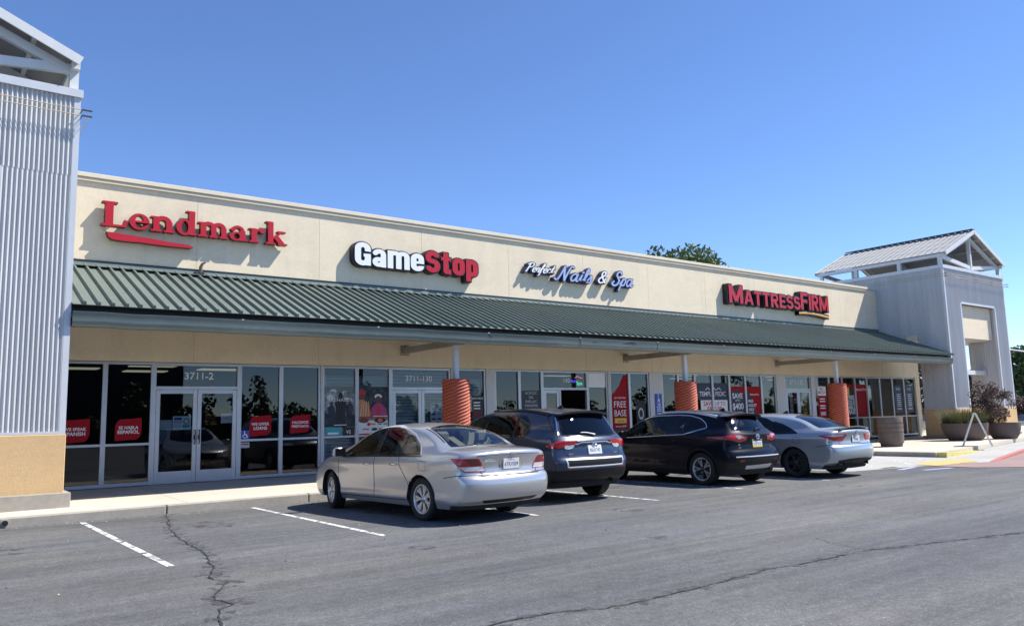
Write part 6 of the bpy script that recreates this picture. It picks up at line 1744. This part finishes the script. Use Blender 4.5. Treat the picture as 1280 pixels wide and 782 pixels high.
n_.tube([(17.30, FY + .1, 2.74), (17.40, FY + .1, 2.80), (17.50, FY + .1, 2.76), (17.62, FY + .1, 2.74)], .012, M['ledred'], 6)
tag(n_.build('neon_sign'), 'lit green, blue and red tube sign in the salon door transom', 'sign')
p = Poster('window_panel', 'blank pale panel filling the top of a salon window', 'panel', 17.83, 18.60, 2.44, 2.90, M['signwhite']); p.done()
p = Poster('sale_banner', 'tall red banner reading FREE BASE with a slanted top', 'banner', 18.84, 19.62, 1.05, 2.86, M['red'], [(0, 0), (1, 0), (1, .98), (.78, 1), (.5, .8), (.2, .68), (0, .62)])
p.text('MATTRESS FIRM', .5, .56, .075, M['pwhite']); p.text('FREE', .5, .40, .30, M['pwhite'], bold=.004, sx=.95); p.text('BASE', .5, .24, .29, M['pwhite'], bold=.004, sx=.92)
p.rect(.15, .11, .85, .2, M['pyellow']); p.text('on us', .5, .13, .12, M['red']); p.text('Save up to $300', .5, .04, .075, M['pwhite']); p.done()
p = Poster('sale_banner', 'dark banner with white oval shapes behind the salon end window', 'banner', 20.0, 20.45, 1.0, 2.0, M['dark_int']); p.ell(.5, .55, .3, .2, M['pgrey']).ell(.5, .55, .2, .13, M['dark_int']); p.done()
ms = MB(); ms.box(20.86, 21.20, FY - .055, FY - .032, 1.42, 2.22, M['pblue'], .004)
p = Poster('parking_sign', 'tall blue accessible parking sign on the pale pilaster', 'sign', 20.87, 21.19, 1.43, 2.21, None)
p.mb = ms
def yy(s=p): s.lay += 1; return FY - .056 - .0006 * s.lay
p.y = yy; wheelchair(p, .5, .72, .75, M['pwhite'], M['pblue'])
for v in (.42, .33, .24, .12, .05): p.rect(.15, v, .85, v + .035, M['pwhite'])
p.done()
p = Poster('window_poster', 'navy poster with white letters and zigzag line drawing above the white sale banner', 'poster', 23.25, 24.95, 2.00, 2.62, M['pnavy'])
p.text('TEMPUR', .30, .22, .24, M['pwhite'], bold=.014, sx=.95); p.text('PEDIC', .76, .22, .24, M['pwhite'], bold=.0, sx=.95)
for u0 in (.25, .45, .62): p.poly([(u0, .6), (u0 + .08, .74), (u0 + .16, .60), (u0 + .16, .55), (u0 + .08, .68), (u0, .55)], M['pwhite'])
p.done()
p = Poster('sale_banner', 'white banner reading SAVE UP TO $800 in red and black', 'banner', 23.38, 24.92, 1.52, 1.985, M['pwhite'])
p.text('SAVE', .27, .54, .25, M['signred'], bold=.02, sx=.95); p.text('UP TO', .72, .56, .20, M['pblack'], bold=.0); p.text('$800.00', .5, .08, .27, M['signred'], bold=.02); p.done()
p = Poster('window_poster', 'dark poster with a red corner reading SAVE UP TO $400', 'poster', 25.10, 26.0, 1.35, 2.50, M['pnavy'])
p.poly([(0, .78), (0, 1), (1, 1), (1, .72), (.5, .9)], M['red']); p.text('SAVE', .5, .60, .28, M['pwhite'], bold=.02); p.text('UP TO', .5, .50, .10, M['pwhite']); p.text('$400', .5, .24, .33, M['pwhite'], bold=.018); p.text('Adjustable Base', .5, .12, .09, M['pwhite']); p.done()
p = Poster('window_poster', 'red and black poster reading FREE ADJUSTABLE BASE', 'poster', 26.12, 27.0, 1.35, 2.50, M['red'])
p.poly([(0, 0), (0, .9), (.35, .62), (.66, .0)], M['pblack']); p.text('Mattress Firm', .56, .70, .10, M['pwhite']); 
for k, t in enumerate(('FREE', 'ADJUST', 'ABLE', 'BASE')): p.text(t, .08, .46 - .14 * k, .15, M['pwhite'], 'LEFT', .02)
p.done()
p = Poster('door_sign', 'small red sign on the mattress shop door', 'sign', 29.2, 29.52, 1.75, 2.1, M['red']); p.rect(.15, .55, .85, .75, M['pwhite']).rect(.15, .25, .85, .4, M['pwhite']); p.done()
p = Poster('door_notice', 'yellow notice on the mattress shop door', 'notice', 29.88, 30.15, 1.35, 1.80, M['pyellow']); p.rect(.15, .6, .85, .75, M['pblack']).rect(.15, .3, .85, .4, M['pblack']); p.done()
for x0, x1, z0, z1, lb in ((28.95, 29.15, 1.3, 2.3, 'tall white strip notice left on the mattress shop door'), (29.62, 29.80, 1.5, 2.3, 'narrow white strip notice beside the yellow notice')):
    p = Poster('door_notice', lb, 'notice', x0, x1, z0, z1, M['pgrey']); 
    for v in (.2, .4, .6, .8): p.rect(.15, v, .85, v + .05, M['pwhite'])
    p.done()
p = Poster('window_poster', 'tall red poster with a white head panel right of the mattress shop door', 'poster', 30.98, 31.62, 1.20, 2.52, M['red'])
p.rect(0, .70, 1, 1, M['pwhite']); p.text('BED', .5, .88, .15, M['signred'], bold=.02); p.text('MATCH', .5, .77, .15, M['signred'], bold=.02)
for v in (.58, .50, .36, .28, .14, .08): p.rect(.22, v, .82, v + .035, M['pwhite'])
p.done()
p = Poster('window_poster', 'black and red poster reading FREE ADJUST BASE right of the last pillar', 'poster', 33.02, 34.88, 1.22, 2.62, M['red'])
p.poly([(0, 0), (0, .92), (.38, .92), (.55, .55), (.5, 0)], M['pblack']); p.rect(.06, .66, .24, .9, M['pyellow']); p.text('Mattress Firm', .76, .80, .17, M['pwhite'], bold=.01)
for k, t in enumerate(('FREE', 'ADJUST', 'ABLE', 'BASE')): p.text(t, .30, .52 - .15 * k, .26, M['pwhite'], 'CENTER', .02)
p.done()
for x0, x1, lb in ((37.42, 38.10, 'navy poster with pale lines in the second last storefront pane'), (38.46, 39.14, 'navy poster with pale lines in the last storefront pane')):
    p = Poster('window_poster', lb, 'poster', x0, x1, 1.30, 2.58, M['pnavy'], None, 'navy posters in the end windows')
    p.text('sealy', .5, .84, .20, M['pgrey'], bold=.01)
    for k in range(7): p.rect(.25, .66 - .07 * k, .78, .69 - .07 * k, M['shutter'])
    p.rect(.2, .12, .8, .17, M['pgrey']); p.done()

# ------------------------------------------------------------------ plaza furniture
def trash_can(x, y):
    t = empty('litter_bin', (x, y, .15), 0, 'round brown concrete litter bin with grooves near the kerb', 'bin')
    mb = MB()
    pr = [(.0, .03), (.33, .03), (.34, 0.0), (.36, .0), (.37, .12), (.40, .13), (.42, .16)]
    for z in (.52, .68, .84): pr += [(.43, z - .015), (.415, z - .012), (.415, z + .012), (.43, z + .015)]
    pr += [(.43, 1.03), (.42, 1.05), (.34, 1.05), (.33, 1.03)]
    mb.lathe(pr, M['bin'], 48); mb.build('body', t, autosmooth=30)
    b = MB(); b.lathe([(.33, 1.03), (.30, .6), (.0, .58)], M['black'], 32); b.build('liner', t)
trash_can(28.55, 15.05)
def aframe(x, y):
    t = empty('a_frame_sign', (x, y, .15), 0, 'white folding sign stand seen edge-on as a narrow inverted V', 'sign stand')
    for s in (-1, 1):
        b = MB(); w = .62
        # one board: frame stiles, and the panel between them
        for v in (-w / 2, w / 2):
            b.bar((.02 * s, v, 1.13), (.44 * s, v, .0), .05, .045, M['aframe'], (0, 1, 0))
        b.bar((.05 * s, -w / 2, 1.06), (.05 * s, w / 2, 1.06), .05, .045, M['aframe'])
        b.bar((.36 * s, -w / 2, .22), (.36 * s, w / 2, .22), .05, .045, M['aframe'])
        b.bar((.07 * s, 0, 1.0), (.34 * s, 0, .27), .56, .012, M['aframe'], (1, 0, .38 * s))
        b.build('board', t)
    h = MB(); h.tube([(0, -.33, 1.13), (0, .33, 1.13)], .022, M['aframe'], 8); h.build('hinge', t)
    t.rotation_euler = (0, 0, R(-66)); return t
aframe(30.0, 12.75)

def leaf_cloud(mb, centers, n, r, size, m, flat=1.0, asp=.55):
    """many leaf-sized faces spread through clumps: centers = [(x, y, z, radius)]"""
    cs = np.array(centers)
    w = cs[:, 3] ** 2; w = w / w.sum()
    pick = RNG.choice(len(cs), n, p=w)
    d = RNG.normal(size=(n, 3)); d /= np.linalg.norm(d, axis=1, keepdims=True)
    rad = cs[pick, 3] * RNG.random(n) ** .38
    P = cs[pick, :3] + d * rad[:, None] * np.array([1, 1, flat])
    a = RNG.normal(size=(n, 3)); a /= np.linalg.norm(a, axis=1, keepdims=True)
    b = np.cross(a, d + RNG.normal(scale=.6, size=(n, 3))); b /= np.linalg.norm(b, axis=1, keepdims=True) + 1e-9
    s = size * RNG.uniform(.6, 1.3, n)[:, None]
    A = a * s; Bv = b * s * asp
    V = np.stack([P - A, P + Bv, P + A, P - Bv], 1).reshape(-1, 3)
    base = len(mb.v); k = mb.mi(m)
    mb.v.extend(map(tuple, V.tolist()))
    for i in range(n):
        j = base + 4 * i; mb.f.append((j, j + 1, j + 2, j + 3)); mb.m.append(k); mb.smooth.append(False)
def clumps(n, rx, ry, rz, cz, rmin, rmax, low=0.0):
    out = []
    while len(out) < n:
        p = RNG.uniform(-1, 1, 3)
        if np.linalg.norm(p) > 1 or np.linalg.norm(p) < .25: continue
        out.append((p[0] * rx, p[1] * ry, cz + p[2] * rz, RNG.uniform(rmin, rmax)))
    return out
def tree(x, y, h, rx, rz, label, leaf, nleaf=5000, size=.16, group=None, trunk_r=.2, ncl=26, name='tree'):
    t = empty(name, (x, y, 0), 0, label, 'tree', group)
    cz = h - rz
    cl = clumps(ncl, rx * .78, rx * .78, rz * .78, cz, rx * .20, rx * .38)
    tb = MB()
    pts = [(0, 0, 0), (.05, .03, cz * .5), (-.04, .05, cz), (0, 0, cz + rz * .4)]
    tb.tube(pts, [trunk_r, trunk_r * .8, trunk_r * .55, trunk_r * .2], M['bark'], 8)
    for c in cl[:12]:
        a = Vector((0, 0, cz * random.uniform(.55, .95))); b = Vector(c[:3]); mid = (a + b) / 2 + Vector((0, 0, -.2))
        tb.tube([a, mid, b], [trunk_r * .4, trunk_r * .25, trunk_r * .08], M['bark'], 6)
    tb.build('trunk', t)
    mb = MB(); leaf_cloud(mb, cl, nleaf, None, size, leaf); mb.build('crown', t)
    return t
tree(46.8, 41.5, 14.35, 5.9, 4.2, 'broad green tree whose top shows above the roof parapet', M['leaf'], 24000, .19, None, .25, 60)
# beyond the tower
tree(73.5, 27.2, 6.9, 2.6, 2.4, 'bushy green tree beside the far tower, cut by the frame edge', M['leaf'], 5000, .16)
tree(80.5, 31.5, 6.2, 2.8, 2.6, 'dark green tree standing behind the grey fence', M['leaf2'], 5000, .16)
tree(50.8, 21.1, 4.1, 1.6, 1.6, 'purple-leaved tree seen through the tower arch', M['purple'], 5200, .10, None, .13)
tree(47.0, 22.9, 4.9, 1.7, 2.35, 'purple-leaved tree in the gap between storefront and tower', M['purple'], 4200, .10, None, .10)
tree(64, 24.5, 2.6, 1.2, 1.0, 'low purple shrub beyond the right leg of the tower', M['purple'], 2200, .10, None, .08)
pole = MB(); pole.tube([(49.3, 20.75, 0), (49.3, 20.75, 9.5)], [.17, .13], M['wood'], 12); tag(pole.build('utility_pole'), 'dark wooden pole rising behind the tower arch', 'pole')

fn = MB()
for k in range(14):
    a = k * 2.4; fn.box(75 + a * .35, 75 + a * .35 + .1, 20 + a * .93, 20.1 + a * .93, 0, 2.25, M['fence'])
    fn.bar((75 + a * .35, 20.05 + a * .93, 1.12), (75 + (a + 2.4) * .35, 20.05 + (a + 2.4) * .93, 1.12), .05, 2.0, M['fence'])
tag(fn.build('boundary_fence'), 'plain grey boundary fence beyond the far plaza', 'fence')
sheet('grass_strip', [(44, 14.9), (72, 18), (74, 38), (44, 30)], .02, M['lawn'])['kind'] = 'structure'
sheet('far_road', [(56, 14), (72, 14), (72, 60), (56, 60)], .03, M['asphalt'])

sl = empty('street_lamp', (64, 19.0, 0), 0, 'slim dark street lamp arm reaching in beyond the tower', 'street lamp')
b = MB(); b.tube([(0, 0, 0), (0, 0, 7.4), (-.6, .25, 7.75), (-1.8, 1.6, 7.72)], [.10, .07, .05, .04], M['darkmetal'], 8); b.build('pole', sl)
b = MB(); b.box(-2.1, -1.5, 1.45, 1.85, 7.64, 7.76, M['darkmetal'], .03); b.tube([(-1.8, 1.65, 7.76), (-1.8, 1.65, 7.95)], .07, M['darkmetal'], 8); b.build('lamp_head', sl)
ss = empty('street_sign', (67, 23.6, 0), 0, 'small green street name blade on a pale slanted mast arm', 'sign')
b = MB(); b.tube([(3, -2, 0), (2.6, -1.6, 4.9), (-3.2, 1.3, 5.65)], [.12, .09, .05], M['galvtrim'], 8); b.build('mast', ss)
b = MB(); b.box(.2, 1.9, -.75, -.72, 4.35, 4.75, M['pgreen']); b.box(.2, 1.9, -.7, -.67, 4.76, 4.79, M['galv']); b.bar((1.0, -.73, 4.76), (1.0, -.76, 5.15), .04, .04, M['galv']); b.build('name_plate', ss)

# planters
def planter(x, y, r, h, label, kind):
    t = empty('planter', (x, y, .15), 0, label, 'planter', 'brown bowl planters at the tower')
    b = MB(); b.lathe([(0, .0), (r * .66, .0), (r * .72, .03), (r * .88, h * .28), (r * .97, h * .6), (r, h * .9), (r, h), (r * .93, h), (r * .91, h - .06), (0, h - .07)], M['bowl'], 48); b.build('bowl', t, autosmooth=45)
    s_ = MB(); s_.lathe([(0, h - .05), (r * .5, h - .03), (r * .91, h - .055)], M['soil'], 32); s_.build('soil', t)
    return t
planter(34.75, 15.2, .86, .70, 'wide brown bowl planter with tall grassy plants', 0)
planter(36.6, 14.45, .62, .66, 'smaller brown bowl planter behind the white sign stand', 1)
def grass_plant(x, y, z, r, n, label):
    mb = MB()
    for k in range(n):
        a = random.uniform(0, 2 * PI); q = r * math.sqrt(random.random()) * .8; px, py = q * math.cos(a), q * math.sin(a)
        L = random.uniform(.3, .85); lean = random.uniform(.1, 1.0); b = a + random.uniform(-.9, .9); dx, dy = math.cos(b) * lean, math.sin(b) * lean
        w = random.uniform(.008, .018); nx, ny = -math.sin(b) * w, math.cos(b) * w
        V = []
        for i, t in enumerate((0, .4, .75, 1)):
            cx, cy, cz = px + dx * L * t * t, py + dy * L * t * t, L * t * (1 - .25 * lean * t); s = 1 - t * .95
            V += [(cx + nx * s, cy + ny * s, cz), (cx - nx * s, cy - ny * s, cz)]
        mb.add(V, [(0, 1, 3, 2), (2, 3, 5, 4), (4, 5, 7, 6)], M['blade'])
    tag(mb.build('grass_plant', loc=(x, y, z)), label, 'plant')
grass_plant(34.75, 15.2, .74, .98, 1900, 'dense green grassy plant filling the wide bowl planter')
t = empty('shrub', (36.9, 14.9, .72), 0, 'purple-leaved shrub with open twigs above the planters', 'shrub')
cl = clumps(44, 1.05, .9, .78, .95, .10, .28)
b = MB()
for c in cl[:22]: b.tube([(0, 0, 0), (c[0] * .4, c[1] * .4, c[2] * .55), c[:3]], [.03, .018, .006], M['bark'], 5)
b.build('stem', t)
b = MB(); leaf_cloud(b, cl, 4300, None, .046, M['purple'], 1.0, .5); b.build('foliage', t)
t.location = (36.2, 14.75, .72)

# a line of trees far behind the viewer: it shows as dark shapes mirrored in the shop windows
mb = MB(); cl = []
for k in range(110):
    bx = -70 + k * 2.0 + max(0, k - 60) * 2.6 + RNG.uniform(-.8, .8); hh = 3.9 + 1.0 * math.sin(k * .55) + .8 * math.sin(k * 1.7 + 1) + RNG.uniform(-.6, .6)
    if k % 6 == 2: hh += 2.6
    hh *= 1 + max(0, k - 60) * .03; nq = max(3, int(hh / 1.1))
    for q in range(nq): cl.append((bx + RNG.uniform(-.9, .9), -46 + RNG.uniform(-2, 2), .6 + (hh - .6) * q / nq, 1.45 - .75 * q / nq))
leaf_cloud(mb, cl, 52000, None, .25, M['leaf2'], 1.0, .8)
mb.box(-80, 330, -49.5, -49, 0, 2.4, M['dark_int']); mb.box(-60, 23.5, -52, -49.6, 0, 10.5, M['dark_int'])  # unseen boxes added so the left panes mirror an even dark mass
tag(mb.build('treeline'), 'dark line of trees, with plain dark boxes added behind it, mirrored in the shop windows', None, None, 'stuff')

# bent roof hook above the canopy
b = MB(); b.tube([(5.42, YF - .10, 5.06), (5.42, YF - .10, 5.22), (5.45, YF - .12, 5.30), (5.52, YF - .14, 5.34)], [.045, .04, .03, .015], M['bowl'], 8); b.box(5.36, 5.49, YF - .16, YF - .03, 5.03, 5.10, M['darkmetal'], .01)
tag(b.build('vent_hook'), 'small dark bent hook on the canopy flashing below the red serif sign', 'hook')
# ------------------------------------------------------------------ light, sky, camera
world = bpy.data.worlds.new('World'); SC.world = world; world.use_nodes = True
nt = world.node_tree; N = nt.nodes; L = nt.links
sky = N.new('ShaderNodeTexSky'); sky.sky_type = 'NISHITA'; sky.sun_disc = False
SUN = Vector((.68, -.37, 1.0)).normalized()
sky.sun_elevation = math.asin(SUN.z); sky.sun_rotation = math.atan2(SUN.x, SUN.y)
sky.altitude = 60; sky.air_density = SKY_AIR; sky.dust_density = SKY_DUST; sky.ozone_density = SKY_OZ
hs = N.new('ShaderNodeHueSaturation'); hs.inputs['Saturation'].default_value = SKY_SAT; hs.inputs['Hue'].default_value = SKY_HUE
L.new(sky.outputs[0], hs.inputs['Color']); L.new(hs.outputs[0], N['Background'].inputs[0]); N['Background'].inputs[1].default_value = SKY_STR
sd = bpy.data.lights.new('sun', 'SUN'); sd.energy = SUN_STR; sd.angle = R(.53); sd.color = (1, .955, .88)
so = bpy.data.objects.new('sun', sd); COL.objects.link(so); so.rotation_euler = SUN.to_track_quat('Z', 'Y').to_euler()
cam = bpy.data.cameras.new('camera'); cam.sensor_width = 36; cam.lens = 998.94 * 36 / 1280; cam.clip_end = 1500; cam.clip_start = .1
co = bpy.data.objects.new('camera', cam); COL.objects.link(co)
yaw, pit, rol = R(37.299), R(7.45), R(-1.4188)
fwd = Vector((math.sin(yaw), math.cos(yaw), 0)); rt = Vector((math.cos(yaw), -math.sin(yaw), 0)); up = Vector((0, 0, 1))
f2 = fwd * math.cos(pit) + up * math.sin(pit); u2 = up * math.cos(pit) - fwd * math.sin(pit)
r3 = rt * math.cos(rol) + u2 * math.sin(rol); u3 = u2 * math.cos(rol) - rt * math.sin(rol)
co.matrix_world = Matrix(((r3.x, u3.x, -f2.x, 0), (r3.y, u3.y, -f2.y, 0), (r3.z, u3.z, -f2.z, 1.52), (0, 0, 0, 1)))
SC.camera = co
vs_ = SC.view_settings; vs_.view_transform = 'Standard'; vs_.look = 'None'; vs_.exposure = EXPO; vs_.gamma = 1; vs_.use_curve_mapping = False
SC.cycles.max_bounces = 8; SC.cycles.transparent_max_bounces = 16; SC.cycles.diffuse_bounces = 4; SC.cycles.glossy_bounces = 4
SC.cycles.use_denoising = True
try: SC.cycles.denoiser = 'OPENIMAGEDENOISE'
except Exception: pass
SC.cycles.sample_clamp_indirect = 6
